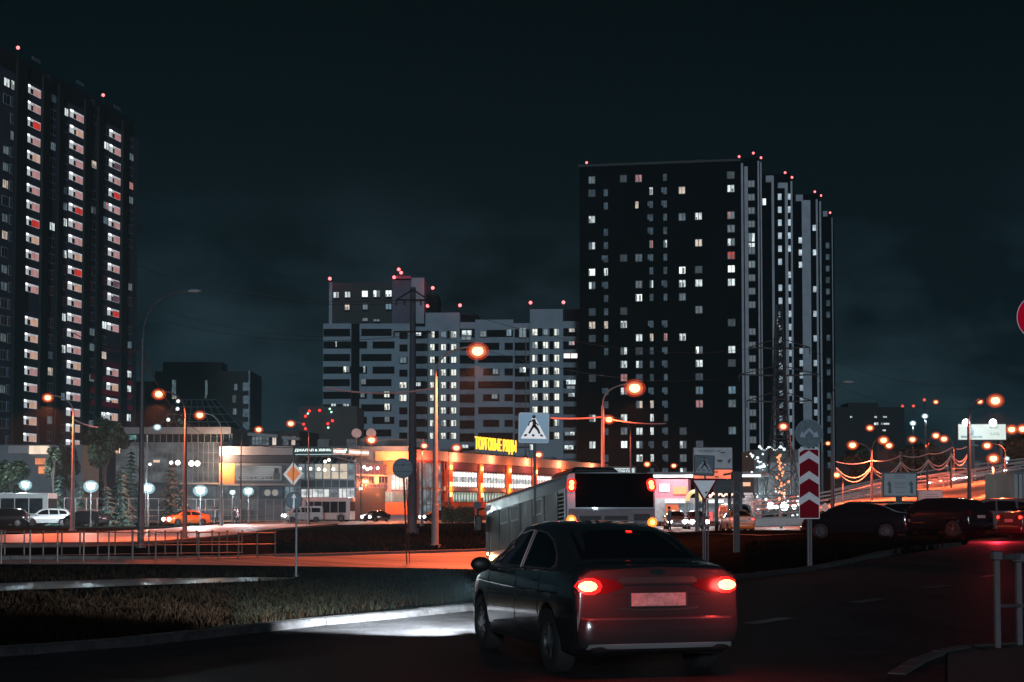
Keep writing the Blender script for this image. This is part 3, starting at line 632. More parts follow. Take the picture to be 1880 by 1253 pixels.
    for a, b, m in [(668, 690, PURP), (693, 700, BULBO)]:
        mb = MB(); A.pbox(mb, a, 898, b, 925 if m is PURP else 902, .3, .5); build('entrance_panel', mb, m, t, w=True)
    light('POINT', A.P(A.uz(725, 900)[0], 5.2, 3), 2600, (1, .20, .07), t, .3); light('POINT', A.P(A.uz(727, 840)[0], 9.0, 2.5), 1400, (1, .34, .14), t, .3); light('POINT', A.P(A.uz(700, 905)[0], 3.5, 1.6), 900, (1, .12, .04), t, .2)
    # left wing
    mb = MB(); A.pbox(mb, 405, 820, 539, 836, 0, .5); build('fascia', mb, PALEW, t, w=True)
    mb = MB(); A.pbox(mb, 405, 836.5, 560, 850, 0, .3); build('fascia', mb, mat('dark_fascia', (.03, .035, .05), .6), t, w=True)
    mb = MB(); A.pbox(mb, 404, 851, 432, 888, 0, .35); build('orange_panel', mb, mat('bright_orange', (.75, .26, .09), .7, noise=.1), t, w=True)
    mb = MB(); A.pbox(mb, 433, 851, 545, 888, 0, .3); build('wall_panel', mb, GREYW, t, w=True)
    mb = MB(); A.pbox(mb, 404, 888.5, 546, 892, 0, .6); build('floor_band', mb, PALEW, t, w=True)
    mb = MB(); A.pbox(mb, 433, 854, 520, 884.5, .3, .38, 0); A.pbox(mb, 434.5, 856, 518.5, 882.5, .381, .40, 1)
    for k in range(5): A.pbox(mb, 436, 859+k*4, 508-6*(k % 2), 859.6+k*4, .401, .41, 0)
    A.pbox(mb, 505, 860, 513, 869, .401, .42, 2); A.pbox(mb, 503, 869, 516, 881, .401, .42, 0)
    for k in range(9): A.pbox(mb, 440+k*7, 876+(k*3) % 4, 445+k*7, 880, .401, .42, 2 if k % 3 == 0 else 0)
    build('picture_panel', mb, [MULL, em('panel_glow', S(165, 170, 172), .62, .45, scale=(.3, .3, .8)), FRAME], t, w=True)
    mb = MB(); A.pbox(mb, 478, 896, 521, 914, .0, .25, 0); A.pbox(mb, 480, 897.5, 519, 912.5, .251, .27, 1)
    for k in range(2): A.P(0, 0); u, z = A.uz(492+14*k, 905); mb.disc(A.P(u, z, .29), (A.n.x, A.n.y, 0), .45, .05, 16, 2)
    build('picture_panel', mb, [FRAME, em('panel_blue', S(80, 110, 130), .3, .5), em('panel_faces', S(200, 190, 180), .5)], t, w=True)
    glazing(A, t, 404, 893, 476, 955, 9, 2, HALL, o=.2); glazing(A, t, 524, 893, 566, 955, 5, 2, SHOPD, o=.2)
    light('POINT', A.P(A.uz(412, 828)[0], 9.4, 1.8), 2600, (1, .62, .42), t, .2); light('POINT', A.P(A.uz(410, 865)[0], 7.6, 1.6), 900, (1, .42, .16), t, .2)
    # setback upper storey
    B = Fac(pl(424, 228), pl(549, 226)); mb = MB(); B.box(mb, 0, B.L, A.uz(420, 821)[1]-2, B.uz(480, 806)[1]+1.1, -9, 0); build('upper_storey', mb, mat('dark_storey', (.02, .025, .03), .7), t, w=True)
    for a, b, m in [(425, 458, SHOPD), (463, 494, SHOPD), (500, 508, WARM), (520, 530, SHOPD), (535, 543, WARM)]: glazing(B, t, a, 801.5, b, 818, max(1, int((b-a)/6)), 2 if b-a > 20 else 1, m, 'upper_window')
    mb = MB(); a0 = B.P(-.3, B.uz(426, 792.5)[1], 1.2); b0 = B.P(B.L*.72, B.uz(515, 799)[1], 1.2); b1 = B.P(B.L+.4, B.uz(549, 800)[1]-.3, 1.2)
    for p, q in ((a0, b0), (b0+Vector((.6, 0, -.2)), b1)): n3 = Vector((0, 9, 0)); dn = Vector((0, 0, -.45)); mb.corners([p+dn, q+dn, q+dn+n3, p+dn+n3, p, q, q+n3, p+n3])
    build('roof_slab', mb, PALEW, t, w=True)
    # restaurant bay with a sloping glass roof
    G = Fac(pl(552, 207), pl(652, 206)); H = Fac(pl(652, 206), pl(718, 214)); zb = G.uz(600, 851)[1]; zr = G.uz(600, 838)[1]
    mb = MB(); G.box(mb, 0, G.L, 0, zb, -6, 0); H.box(mb, 0, H.L, 0, zb-.1, -5, 0); build('bay', mb, mat('bay_frame', (.04, .055, .06), .5), t, w=True)
    mb = MB()
    for Fx, n, c in ((G, 9, 0), (H, 8, 1)):
        for k in range(n):
            ua, ub = Fx.L*k/n, Fx.L*(k+1)/n; w = .08
            lo0, lo1 = Fx.P(ua, zb, .25), Fx.P(ub, zb, .25); hi0, hi1 = Fx.P(ua-.5*(1-c)+(.6-c)*0, zr, -3.6), Fx.P(ub-.5*(1-c), zr, -3.6)
            mb.add([lo0, lo1, hi1, hi0], [(0, 1, 2, 3)], c); mb.tube([lo0, hi0], .09, 5, 2)
    build('glass_roof', mb, [mat('glass_roof', (.03, .05, .055), .15, spec=.8), em('glass_roof_lit', S(200, 150, 140), .35, .8, scale=(.5, .5, .5)), MULL], t, w=True)
    for i, (a, b) in enumerate([(578, 592.5), (593.5, 607.5), (608.5, 622.5), (623.5, 638.5)]):
        glazing(G, t, a, 851.5 if i % 2 else 852, b, 880, 1, 2 if i != 1 else 1, CREAM if i != 0 else em('cream_pale', S(205, 205, 190), .7, .3, scale=(.8, .8, .8)), 'restaurant_window')
    for a, b in [(548, 560), (562, 577), (639, 651)]: glazing(G, t, a, 852, b, 880, 1, 2, SHOPD, 'restaurant_window')
    glazing(G, t, 552, 881.5, 652, 896, 7, 1, mat('bay_glass', (.02, .035, .04), .15), 'glazing'); glazing(H, t, 653, 889.5, 717, 896, 9, 1, PLUMG)
    glazing(H, t, 653, 853, 716, 872, 12, 1, PLUMG, 'restaurant_window'); glazing(H, t, 654, 874.5, 685, 887.5, 6, 1, mat('bay_glass2', (.01, .015, .03), .2), 'restaurant_window'); glazing(H, t, 694, 874.5, 716, 887.5, 4, 1, MATS['bay_glass2'], 'restaurant_window')
    mb = MB(); H.pbox(mb, 686, 872.5, 693.5, 888.5, 0, .15); H.pbox(mb, 653, 872, 717, 874.3, 0, .16); build('bay_panel', mb, mat('peach_panel', (.55, .34, .24), .7), t, w=True)
    glazing(G, t, 553, 898, 605, 914, 5, 1, SHOP, 'shop_window'); glazing(G, t, 622, 897, 651, 940, 4, 2, SHOP, 'shop_window'); glazing(G, t, 606, 898, 621, 940, 2, 2, SHOPD, 'shop_window')
    mb = MB()
    for (x, y) in [(571, 861), (552, 861), (586, 862), (597, 863), (613, 862), (605, 845), (598, 848), (665, 858), (671, 862), (677, 860), (690, 860), (717, 858), (659, 897.5)]:
        Fx = G if x < 652 else H; mb.ball(Fx.P(*Fx.uz(x, y), .3), .22, 8)
    build('lamps_inside', mb, BULB, t, w=True)
    light('POINT', H.P(2, zb+1, 2.5), 1500, (1, .42, .30), t, .2); light('POINT', G.P(8, 5, 4), 800, (.8, .95, 1), t, .3)
    # roof lettering
    def letters(Fx, s, x0, y0, x1, y1, m, o, name='roof_letters', bold=.01, back=None, drop=0):
        u, z = Fx.uz(x0, y1); u1 = Fx.uz(x1, y1)[0]; h = Fx.uz(x0, y0)[1]-z; mb = MB()
        text_mb(mb, s, lambda a, b, q: Fx.P(u+a, z+b-drop*a, o+q), h, u1-u, depth=.12, bold=bold); build(name, mb, m, t, w=True)
        if back: mb = MB(); Fx.box(mb, u-.2, u1+.2, z-.25, z+h+.25, o-.25, o-.02); build('sign_board', mb, back, t, w=True)
    SW = em('letter_white', S(225, 245, 240), 1.6)
    letters(G, 'ДЖАЛАЛ & ХИНКАЛЬНАЯ', 537, 824, 633, 829.5, SW, -1.2, back=mat('sign_back', (.03, .045, .05), .7))
    letters(H, 'РЕСТОРАН ХИНКАЛЬНАЯ', 636, 825.5, 699, 830.5, SW, -2.0, back=mat('sign_back_pale', (.20, .22, .22), .6))
    mb = MB(); G.pbox(mb, 540, 833.8, 630, 834.8, -.8, -.6); build('light_line', mb, em('cool_line', S(190, 230, 230), 1), t, w=True)
    mb = MB(); u0, zz = U(888, 833); u1 = U(962, 838)[0]
    text_mb(mb, 'ТОРГОВЫЕ РЯДЫ', lambda a, b, q: F.P(u0+a, zt+.75+b, -1.5+q), 2.35, u1-u0, depth=.2, bold=.0); build('roof_letters', mb, em('letter_yellow', S(255, 190, 50), 2.2), t, w=True)
    mb = MB(); 
    for k in range(8): u = u0+(u1-u0)*k/7; mb.tube([F.P(u, zt-.2, -1.6), F.P(u, zt+.9, -1.6)], .07, 5)
    mb.tube([F.P(u0, zt+.55, -1.6), F.P(u1, zt+.55, -1.6)], .08, 5); build('letter_frame', mb, DSTEEL, t, w=True)
    light('POINT', F.P((u0+u1)/2, zt+2, .6), 120, (1, .6, .1), t, .5)
    # roof clutter
    mb = MB(); rnd = random.Random(4)
    for px, py, w, h in [(583, 808, 1.6, .9), (641, 813, 2.2, .9), (663, 812, 3, 1.0), (700, 819, 6, .8), (735, 823, 5, .9), (868, 828, 1.4, .8), (908, 838, 2, .8), (1000, 842, 2, .7), (1052, 845, 2, .8)]:
        Fx = A if px < 745 else F; u, z = Fx.uz(px, py); base = (zt if Fx is F else A.uz(420, 821)[1])-.05; Fx.box(mb, u-w/2, u+w/2, base, base+h+.3, -5, -3.4)
    build('roof_unit', mb, mat('roof_unit', (.14, .15, .16), .6, noise=.3, nscale=2), t, w=True)
    mb = MB()
    for px, py in [(649, 811), (676, 812)]:
        u, z = A.uz(px, py); p = A.P(u, A.uz(420, 821)[1], -2); mb.tube([p, p+Vector((0, 0, 1.6))], .05, 5); mb.disc(p+Vector((0, 0, 1.9)), (.2, -1, .4), .7, .06, 16)
    build('satellite_dish', mb, mat('dish', (.4, .4, .42), .5), t, w=True)
mall()
def hall():
    t = thing('glass_hall', (at(325, 935, 215).x, 212, 0), 'low grey glass-fronted hall with a dark glazed pyramid roof left of the shopping centre', 'hall')
    F = Fac(pl(214, 218), pl(425, 217)); zt = F.uz(320, 785)[1]; mb = MB(); F.box(mb, 0, F.L, 0, zt-.1, -24, -.3); build('wall', mb, mat('hall_wall', (.07, .085, .095), .8, noise=.2, nscale=.4), t, w=True)
    mb = MB(); F.pbox(mb, 213, 785, 426, 797, -.3, .7); build('fascia', mb, mat('hall_fascia', (.17, .18, .19), .7, noise=.15, nscale=.5), t, w=True)
    glazing(F, t, 214, 797.3, 422, 813, 18, 1, mat('black_glazing', (.006, .012, .014), .15), o=.1); glazing(F, t, 214, 813.5, 402, 886, 20, 4, HALL, o=.2)
    mb = MB(); F.pbox(mb, 335, 887, 425, 890, 0, 1.4); build('canopy', mb, PALEW, t, w=True)
    glazing(F, t, 335, 891, 425, 955, 10, 2, HALL, o=.15)
    mb = MB()
    for (x, y, r) in [(316, 850, .26), (328, 850, .36), (353, 851.5, .42), (364, 851.5, .4), (277, 853, .2)]: mb.ball(F.P(*F.uz(x, y), .45), r, 8)
    build('lamps_inside', mb, BULB, t, w=True)
    mb = MB(); F.pbox(mb, 283, 845, 294, 849.5, .2, .4); build('lit_sign', mb, em('peach_sign', S(240, 200, 175), 1), t, w=True)
    mb = MB(); F.pbox(mb, 219, 800, 253, 808, .72, .85, 0); build('lit_sign', mb, em('teal_sign', S(130, 200, 200), .6, .8, scale=(1, 1, 1)), t, w=True)
    # pyramid
    zb = zt; Y0 = 223; B = [Vector((at(288, 785, Y0).x, Y0, zb)), Vector((at(444, 785, Y0).x, Y0, zb)), Vector((at(444, 785, Y0).x-1, Y0+13, zb)), Vector((at(288, 785, Y0).x+1, Y0+13, zb))]
    z2 = F.uz(350, 733)[1]+.7; T = [Vector((at(327, 733, 229).x, Y0+5.5, z2)), Vector((at(398, 733, 229).x, Y0+5.5, z2)), Vector((at(398, 733, 229).x, Y0+8, z2)), Vector((at(327, 733, 229).x, Y0+8, z2))]
    mb = MB(); mb.corners(B+T, 0); build('pyramid_roof', mb, mat('pyramid_glass', (.006, .010, .012), .12), t, w=True)
    mb = MB()
    for k in range(9): mb.tube([B[0].lerp(B[1], k/8)-Vector((0, .05, 0)), T[0].lerp(T[1], k/8)-Vector((0, .05, 0))], .05, 4)
    for k in range(5): a, b = B[0].lerp(T[0], k/4), B[1].lerp(T[1], k/4); mb.tube([a-Vector((0, .06, 0)), b-Vector((0, .06, 0))], .05, 4)
    for k in range(4): mb.tube([B[0].lerp(B[1], k/8)-Vector((0, .07, 0)), B[0].lerp(T[0], .3+.2*k)-Vector((0, .07, 0))], .05, 4)
    build('pyramid_bars', mb, mat('pyramid_bar', (.08, .11, .12), .5), t, w=True)
    for px, py in [(327, 737), (326, 751), (309, 771)]: p = at(px, py, 221.5 if py > 760 else 225); mb = MB(); mb.ball(p, .28, 8); build('roof_lamp', mb, em('roof_white', S(225, 235, 235), 1.4), t, w=True)
hall()
def pavilion():
    t = thing('shop_pavilion', (at(70, 935, 190).x, 192, 0), 'low shop pavilion with a glowing peach sign half hidden behind the trees at far left', 'shop')
    F = Fac(pl(-30, 190), pl(150, 190)); mb = MB(); F.pbox(mb, -30, 817, 150, 960, -8, 0); build('wall', mb, GREYW, t, w=True)
    mb = MB(); F.pbox(mb, 16, 819, 52, 833, 0, .2); build('fascia', mb, PALEW, t, w=True); mb = MB(); F.pbox(mb, 92, 819, 122, 833, 0, .2); build('fascia', mb, PALEW, t, w=True)
    mb = MB(); F.pbox(mb, 55, 819, 91, 834, 0, .4); build('lit_sign', mb, em('peach_box', S(250, 226, 200), 1.15, .2), t, w=True)
    for q in ((66, 842, 84, 853), (72, 857, 84, 870)): mb = MB(); F.pbox(mb, *q, 0, .3); build('lit_sign', mb, em('orange_box', S(250, 150, 100), 1, .4), t, w=True)
    mb = MB(); F.pbox(mb, 205, 822, 222, 833, 0.5, .8); build('lit_sign', mb, em('peach_box2', S(240, 190, 160), 1, .7, scale=(2, 2, 2)), t, w=True)
pavilion()
# ------------------------------------------------------------ filling station shop on the right
def station():
    t = thing('filling_station', (at(1300, 935, 140).x, 146, 0), 'filling station shop under a white light strip canopy between the bus and the lattice pylon', 'filling station')
    F = Fac(pl(1196, 142), pl(1385, 140)); mb = MB(); F.pbox(mb, 1198, 915, 1390, 958, -6, 0); build('wall', mb, mat('station_wall', (.20, .19, .20), .7, noise=.2), t, w=True)
    mb = MB(); F.pbox(mb, 1196, 868, 1404, 873, -8, 3.0); build('canopy', mb, mat('canopy', (.16, .17, .18), .6), t, w=True)
    mb = MB(); F.pbox(mb, 1206, 873.5, 1400, 877.5, 2.4, 3.05); build('light_strip', mb, em('strip_white', S(240, 250, 250), 2.0), t, w=True)
    mb = MB(); F.pbox(mb, 1200, 880, 1262, 915, -3, -.5); build('plum_wall', mb, mat('plum_wall', (.35, .10, .13), .75, noise=.2, nscale=1), t, w=True)
    mb = MB(); F.pbox(mb, 1235, 894, 1260, 908, -.5, -.3); build('orange_panel', mb, OR, t, w=True)
    mb = MB(); F.pbox(mb, 1210, 889, 1228, 903, -.5, -.3, 0); F.pbox(mb, 1212, 890, 1226, 893, -.3, -.2, 1); build('lit_poster', mb, [mat('poster_grey', (.5, .42, .42), .7), BULB], t, w=True)
    for q in ((1222, 918, 1258, 924), (1300, 918, 1329, 924), (1331, 924, 1344, 940)): mb = MB(); F.pbox(mb, *q, 0, .5, 0); build('light_panel', mb, em('panel_white', S(240, 250, 250), 1.5, .3), t, w=True)
    mb = MB(); F.pbox(mb, 1223, 927, 1246, 945, 0, .3, 0); build('orange_panel', mb, em('orange_backlit', S(250, 110, 40), .9, .2), t, w=True)
    for a, b, m in [(1247, 1256, SHOPD), (1262, 1272, SHOPD), (1276, 1290, SHOPD), (1301, 1330, SHOPD)]: glazing(F, t, a, 925, b, 955, 2, 1, m, 'shop_window')
    mb = MB(); F.pbox(mb, 1314, 932, 1330, 957, .2, .3); F.pbox(mb, 1302, 940, 1309, 957, .2, .3); build('red_poster', mb, mat('poster_red', (.6, .05, .04), .6), t, w=True)
    # yellow arch over the door
    mb = MB(); u0, z0 = F.uz(1277, 920); k = 141/FPX; pts = []
    for i in range(15):
        a = pi*i/14; pts.append(F.P(u0-13*k*cos(a), z0+17*k*sin(a), .9))
    mb.tube(pts, .19, 8); build('door_arch', mb, em('arch_yellow', S(250, 215, 130), .95), t, w=True, smooth=True)
    mb = MB(); rnd = random.Random(8)
    for i in range(26): mb.ball(F.P(*F.uz(1290+i*2.5, 909+2.5*sin(i*1.3)), .5), .09+.06*rnd.random(), 6)
    build('garland', mb, em('garland_pink', S(255, 190, 170), 2.2), t, w=True)
    mb = MB(); 
    for i in range(9):
        for j in range(4): F.pbox(mb, 1366+(j*4.2+(i % 2)*2) % 16, 905+i*5, 1369.6+(j*4.2+(i % 2)*2) % 16, 909.4+i*5, 0, .12+.05*((i*j) % 3))
    build('stone_facing', mb, mat('stone', (.35, .32, .33), .8, noise=.3), t, w=True)
    mb = MB(); F.pbox(mb, 1364, 886, 1378, 893, .2, .5); build('lit_sign', mb, em('peach_small', S(255, 190, 150), 1), t, w=True)
    for px in (1215, 1270, 1325): light('POINT', F.P(F.uz(px, 900)[0], 4.3, 2.4), 800, (.85, .97, 1), t, .4)
    light('POINT', F.P(F.uz(1235, 900)[0], 4.5, 1.0), 500, (1, .5, .45), t, .3)
station()
# ------------------------------------------------------------ street lamps
PLIT = mat('lit_pole', (.22, .19, .19), .6, noise=.2, nscale=3); POLE = mat('lamp_pole', (.07, .065, .07), .55, noise=.2, nscale=3); HEADM = mat('lamp_head', (.35, .36, .38), .4)  # first one is a lighter copy for poles, lamplight put into its colour
BO = em('sodium_glow', (1, .50, .25), 6); BO2 = em('sodium_glow_far', (1, .42, .2), 5); BW = em('white_glow', (.93, 1, .96), 30); BW2 = em('white_glow_far', (.9, 1, 1), 6)
def halo_mat(name, c, s, a):
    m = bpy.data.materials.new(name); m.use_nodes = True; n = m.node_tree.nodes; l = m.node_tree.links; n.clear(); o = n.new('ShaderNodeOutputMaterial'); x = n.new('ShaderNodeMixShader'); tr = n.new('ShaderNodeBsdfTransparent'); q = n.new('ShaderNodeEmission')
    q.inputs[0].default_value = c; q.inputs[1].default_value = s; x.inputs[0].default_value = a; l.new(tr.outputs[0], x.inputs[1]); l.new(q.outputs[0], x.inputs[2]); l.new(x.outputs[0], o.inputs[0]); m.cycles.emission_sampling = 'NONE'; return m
BOWL = halo_mat('halo_shell_orange', (1, .08, .03, 1), .8, .20); HALOI = halo_mat('inner_halo_orange', (1, .24, .07, 1), 1.5, .30); HALOW = halo_mat('halo_shell_white', (.55, .9, 1, 1), 1.0, .35)  # see-through glowing shells added round the lenses for the glare halo
OC = (1, .14, .045); WC = (.72, .95, 1)
def px_r(x): return x > 1400
def lamp(bx, D, ty, hd, kind, W, label, r=.09, cat='street lamp', group=None, pm=None, arm=True, bs=1):
    top = at(bx, ty, D); base = Vector((top.x, D, hz(top.x, D))); t = thing('street_lamp', base, label, cat, group=group)
    mb = MB(); h = top.z-base.z; mb.tube([base, base+Vector((0, 0, h*.25)), base+Vector((0, 0, h*.25+.01)), top], [r*1.0, r*.95, r*.8, r*.5], 10); mb.tube([base-Vector((0, 0, .1)), base+Vector((0, 0, .12))], r*1.6, 10)
    build('pole', mb, pm or POLE, t, w=True, smooth=True)
    for (hx, hy, on) in hd:
        p = at(hx, hy, D); dx = p.x-top.x
        if arm:
            mb = MB(); c1 = Vector((top.x, D, p.z-.05)); pts = [top-Vector((0, 0, .3))]
            for i in range(1, 9): s_ = i/8; pts.append(top*(1-s_)**2+c1*2*s_*(1-s_)+(p-Vector((.25*(1 if dx > 0 else -1), 0, -.08)))*s_*s_)
            mb.tube(pts, r*.30, 6); build('arm', mb, pm or POLE, t, w=True, smooth=True)
        sgn = 1 if dx > 0 else -1; mb = MB(); mb.ball(p+Vector((0, 0, .08)), .30*bs, 10, 0, (1, .45, .22)); hh = build('lamp_head', mb, HEADM, t, w=True, smooth=True)
        if on:
            mb = MB(); mb.ball(p-Vector((0, .04, .10*bs)), .20*bs, 12, 0, (1, .85, .8)); build('lens', mb, {'o': BO, 'p': BO2, 'w': BW, 'v': BW2}[kind], hh, w=True, smooth=True)
            mb = MB(); mb.ball(p-Vector((0, .04, .10*bs)), .40*bs, 14, 0, (1, .85, .80)); bw_ = build('halo_shell', mb, BOWL if kind in 'op' else HALOW, hh, w=True, smooth=True); mb = MB(); mb.ball(p-Vector((0, .04, .10*bs)), .30*bs, 14, 0, (1, .85, .82)); build('inner_halo_shell', mb, HALOI if kind in 'op' else HALOW, hh, w=True, smooth=True)  # lens, then its halo built as two glowing shells
            if W and cat == 'park lamp': light('POINT', p-Vector((0, .6*bs, .1)), W*1.5, WC, t, .25)
            elif W: light('SPOT', p-Vector((0, .12, .58*bs)), W*WK*(1.9 if D > 100 and px_r(bx) else 1), OC if kind in 'op' else WC, t, .12, spot_size=R(165), spot_blend=.6)
    return t
WK = .75
G1 = 'street lamps along the roads'
DKP = mat('dark_pole', (.05, .055, .065), .6, noise=.3, nscale=3)
def two(bx, D, ty, hd, kind, W, label, **k): return lamp(bx, D, ty, hd, kind, W, label, group=G1, **k)
two(799.5, 70, 692, [(877, 640, 1)], 'o', 21000, 'tall pink-lit street lamp with the biggest orange flare, in front of the grey block', r=.17, bs=1.3, pm=PLIT)
two(135.5, 115, 765, [(88, 728, 1)], 'o', 26000, 'street lamp with orange flare low over the left tower, beside the parked minibus', r=.17, bs=1.15, pm=PLIT)
two(341, 84, 768, [(292, 721, 1)], 'o', 18000, 'street lamp with orange flare just right of the left tower, dark lower pole', r=.13, bs=1.0)
two(407, 150, 797, [(367, 760, 1)], 'o', 14000, 'street lamp with orange flare over the glass pyramid roof', r=.16, bs=1.5)
two(443, 190, 808, [(475, 787, 1)], 'o', 2500, 'slim street lamp whose orange lamp hangs right, above the upper storey windows', r=.12, bs=1.5)
two(567, 160, 802, [(534, 776, 1)], 'o', 5000, 'street lamp with orange lamp left of the black building with pinpoint lights', r=.13, bs=1.3)
two(262, 66, 622, [(357, 538, 0)], 'o', 0, 'tallest dark pole at left with long arm and unlit lamp head against the sky', r=.14, pm=DKP)
two(1106.5, 72, 745, [(1165, 708, 1)], 'o', 3000, 'street lamp with big orange flare in front of the black tower, behind the bus', r=.13, bs=1.3, pm=PLIT)
two(1158, 120, 800, [(1118, 768, 1)], 'o', 3500, 'lower street lamp with orange lamp left of its pole, right behind the bus', r=.12, bs=1.2)
two(1211, 150, 880, [(1188, 851, 1)], 'p', 700, 'short street lamp bending left over the filling station canopy', r=.10)
two(1262, 170, 890, [(1237, 854, 1)], 'o', 900, 'short orange street lamp above the yellow arch of the filling station', r=.10)
two(1452, 144, 830, [(1438, 781, 1)], 'o', 350, 'orange street lamp shining in front of the lattice pylon', r=.12, bs=1.3)
two(1600, 130, 838, [(1565, 815, 1), (1622, 806, 1)], 'o', 4500, 'twin-armed street lamp with two orange flares left of the framed notice board', r=.14, bs=1.3)
two(1653, 165, 845, [(1632, 816, 1)], 'o', 3000, 'street lamp whose flare almost touches the twin lamp, on the overpass approach', r=.12, bs=1.4)
two(1703, 160, 838, [(1675, 805, 1), (1718, 798, 1)], 'o', 3000, 'street lamp with two orange flares below the white floodlights', r=.12, bs=1.3)
two(1752, 175, 836, [(1733, 804, 1)], 'o', 3500, 'orange street lamp left of the lit white billboard', r=.13, bs=1.5)
two(1778, 82, 778, [(1827, 732, 1)], 'o', 6500, 'black-poled street lamp with bright orange flare above the lit white billboard', r=.14, pm=DKP, bs=1.2)
two(1822.5, 118, 852, [(1823.5, 839, 1)], 'o', 5000, 'post-top orange lamp with strong star flare beside the overpass', r=.14, bs=1.4)
two(1845, 150, 830, [(1812, 816, 1)], 'o', 2500, 'orange street lamp right under the lit white billboard', r=.12, bs=1.4)
two(1895, 150, 810, [(1857, 786, 1), (1877, 785, 1)], 'o', 2500, 'pair of orange lamps at the right edge beside the lit billboard', r=.12, bs=1.6)
two(1527, 74, 735, [(1558, 705, 0)], 'o', 0, 'tall red-lit pole at the right edge of the black tower with an unlit lamp head', r=.10)
two(1548, 140, 890, [(1536, 870, 1)], 'p', 1500, 'short orange lamp low behind the chevron board', r=.09, bs=1.2)
two(775, 150, 822, [(779, 817, 1)], 'o', 2500, 'post-top orange lamp in front of the glazed gable of the shopping centre', r=.14, arm=False, pm=DKP, bs=1.1)
two(824, 205, 826, [(838, 820, 1)], 'o', 1500, 'orange roof-height lamp left of the yellow roof letters', r=.12, bs=1.9)
two(976, 205, 840, [(989, 833, 1)], 'o', 1500, 'orange roof-height lamp right under the pedestrian crossing sign', r=.12, bs=1.7)
two(663, 200, 815, [(682, 805, 1)], 'o', 2500, 'orange lamp over the corner of the restaurant roof', r=.12, bs=2.2)
two(1612, 260, 800, [(1597, 784, 1)], 'p', 0, 'small far orange lamp in front of the distant dark block', r=.12, bs=2.0)
two(1510, 230, 830, [(1520, 813, 1)], 'p', 0, 'tiny orange lamp between the fork sign and the tall red-lit pole', r=.12, bs=1.2)
two(1700, 300, 760, [(1718, 737, 1)], 'p', 0, 'far unlit-looking lamp with a dull orange hood high on the right', r=.1, bs=1.6)
two(1782, 200, 760, [(1799, 736, 1)], 'p', 0, 'dull orange lamp hood left of the bright lamp over the billboard', r=.1, bs=1.3)
for (bx, hx, hy, D, lb) in [(270, 289, 783, 140, 'white street lamp reaching right over the glass hall'), (1676, 1676, 776, 300, 'far white floodlight, lower of two, beside the distant dark block'), (1698, 1698, 763, 300, 'far white floodlight, higher of two, beside the distant dark block'), (1848, 1848, 841, 190, 'small white lamp right of the star-flared orange lamp')]:
    two(bx, D, hy+(8 if bx != hx else 3), [(hx, hy, 1)], 'v' if D < 299 else 'w', 400, lb, r=.09, arm=bx != hx, bs=.9 if D < 299 else 1.6)
for i, (hx, hy, D, lb, W, bs) in enumerate([(47, 888, 152, 'white park lamp over the parked minibus roof at far left', 1800, 1.1), (167, 890, 140, 'white park lamp left of the pale-lit conifer', 1800, 1.2), (272, 894, 141, 'white park lamp seen right beside the tallest dark pole', 1800, 1.1), (368, 898, 146, 'white park lamp in front of the glass hall canopy', 2200, 1.2), (427, 903, 165, 'smallest white park lamp, left of a brighter one', 500, .6), (456, 900, 160, 'white park lamp under the long picture panel', 1200, 1.0)]):
    lamp(hx, D, hy+6, [(hx, hy, 1)], 'w', W, lb, r=.06, cat='park lamp', group='white park lamps in front of the trees', arm=False, bs=bs*1.45)
# ------------------------------------------------------------ signs
SWH = mat('sign_white', (.78, .76, .78), .45, noise=.06, nscale=6); SBL = mat('sign_blue', (.035, .19, .36), .4, noise=.12, nscale=9); SBLD = mat('sign_blue_dark', (.012, .045, .07), .5, noise=.2, nscale=9); SBK = mat('sign_black', (.008, .008, .01), .6); SRD = mat('sign_red', (.20, .003, .012), .7, noise=.2, nscale=8, spec=.08)
SRDB = mat('sign_red_bright', (.85, .002, .03), .7, spec=.05); SOR = mat('sign_orange', (.95, .22, .02), .45, noise=.06, nscale=8); SBACK = mat('sign_back_grey', (.055, .075, .10), .6, noise=.2, nscale=5); POSTM = mat('sign_post', (.11, .11, .12), .6, noise=.2, nscale=6); SGR = mat('sign_white_shaded', (.30, .31, .34), .6, noise=.15, nscale=7)
def face(c, tilt=0):          # coordinates on a sign facing us
    cc, ss = cos(tilt), sin(tilt)
    return lambda u, v, q: c+Vector((u*cc-v*ss, -q, u*ss+v*cc))
def rsq(w, r, h=None):
    h = h or w; o = []
    for cx, cy, a in ((w-r, h-r, 0), (-w+r, h-r, 90), (-w+r, -h+r, 180), (w-r, -h+r, 270)):
        for k in range(4): o.append((cx+r*cos(R(a+30*k)), cy+r*sin(R(a+30*k))))
    return o
def circ(r, n=32): return [(r*cos(2*pi*i/n), r*sin(2*pi*i/n)) for i in range(n)]
def post(t, px, D, z1, r=.03, m=None, off=.04):
    x = at(px, 935, D).x; mb = MB(); zb = hz(x, D); mb.tube([(x, D+off, zb-.05), (x, D+off, z1)], r, 10); mb.tube([(x, D+off, zb-.02), (x, D+off, zb+.05)], r*2.2, 10); build('post', mb, m or POSTM, t, w=True, smooth=True)
def sign_root(px, D, label, name='road_sign', cat='road sign'):
    x = at(px, 935, D).x; return thing(name, (x, D, hz(x, D)), label, cat)
MAN = [[(-.02, .55), (.10, .50), (.13, .30), (.02, .28), (-.06, .42)]]
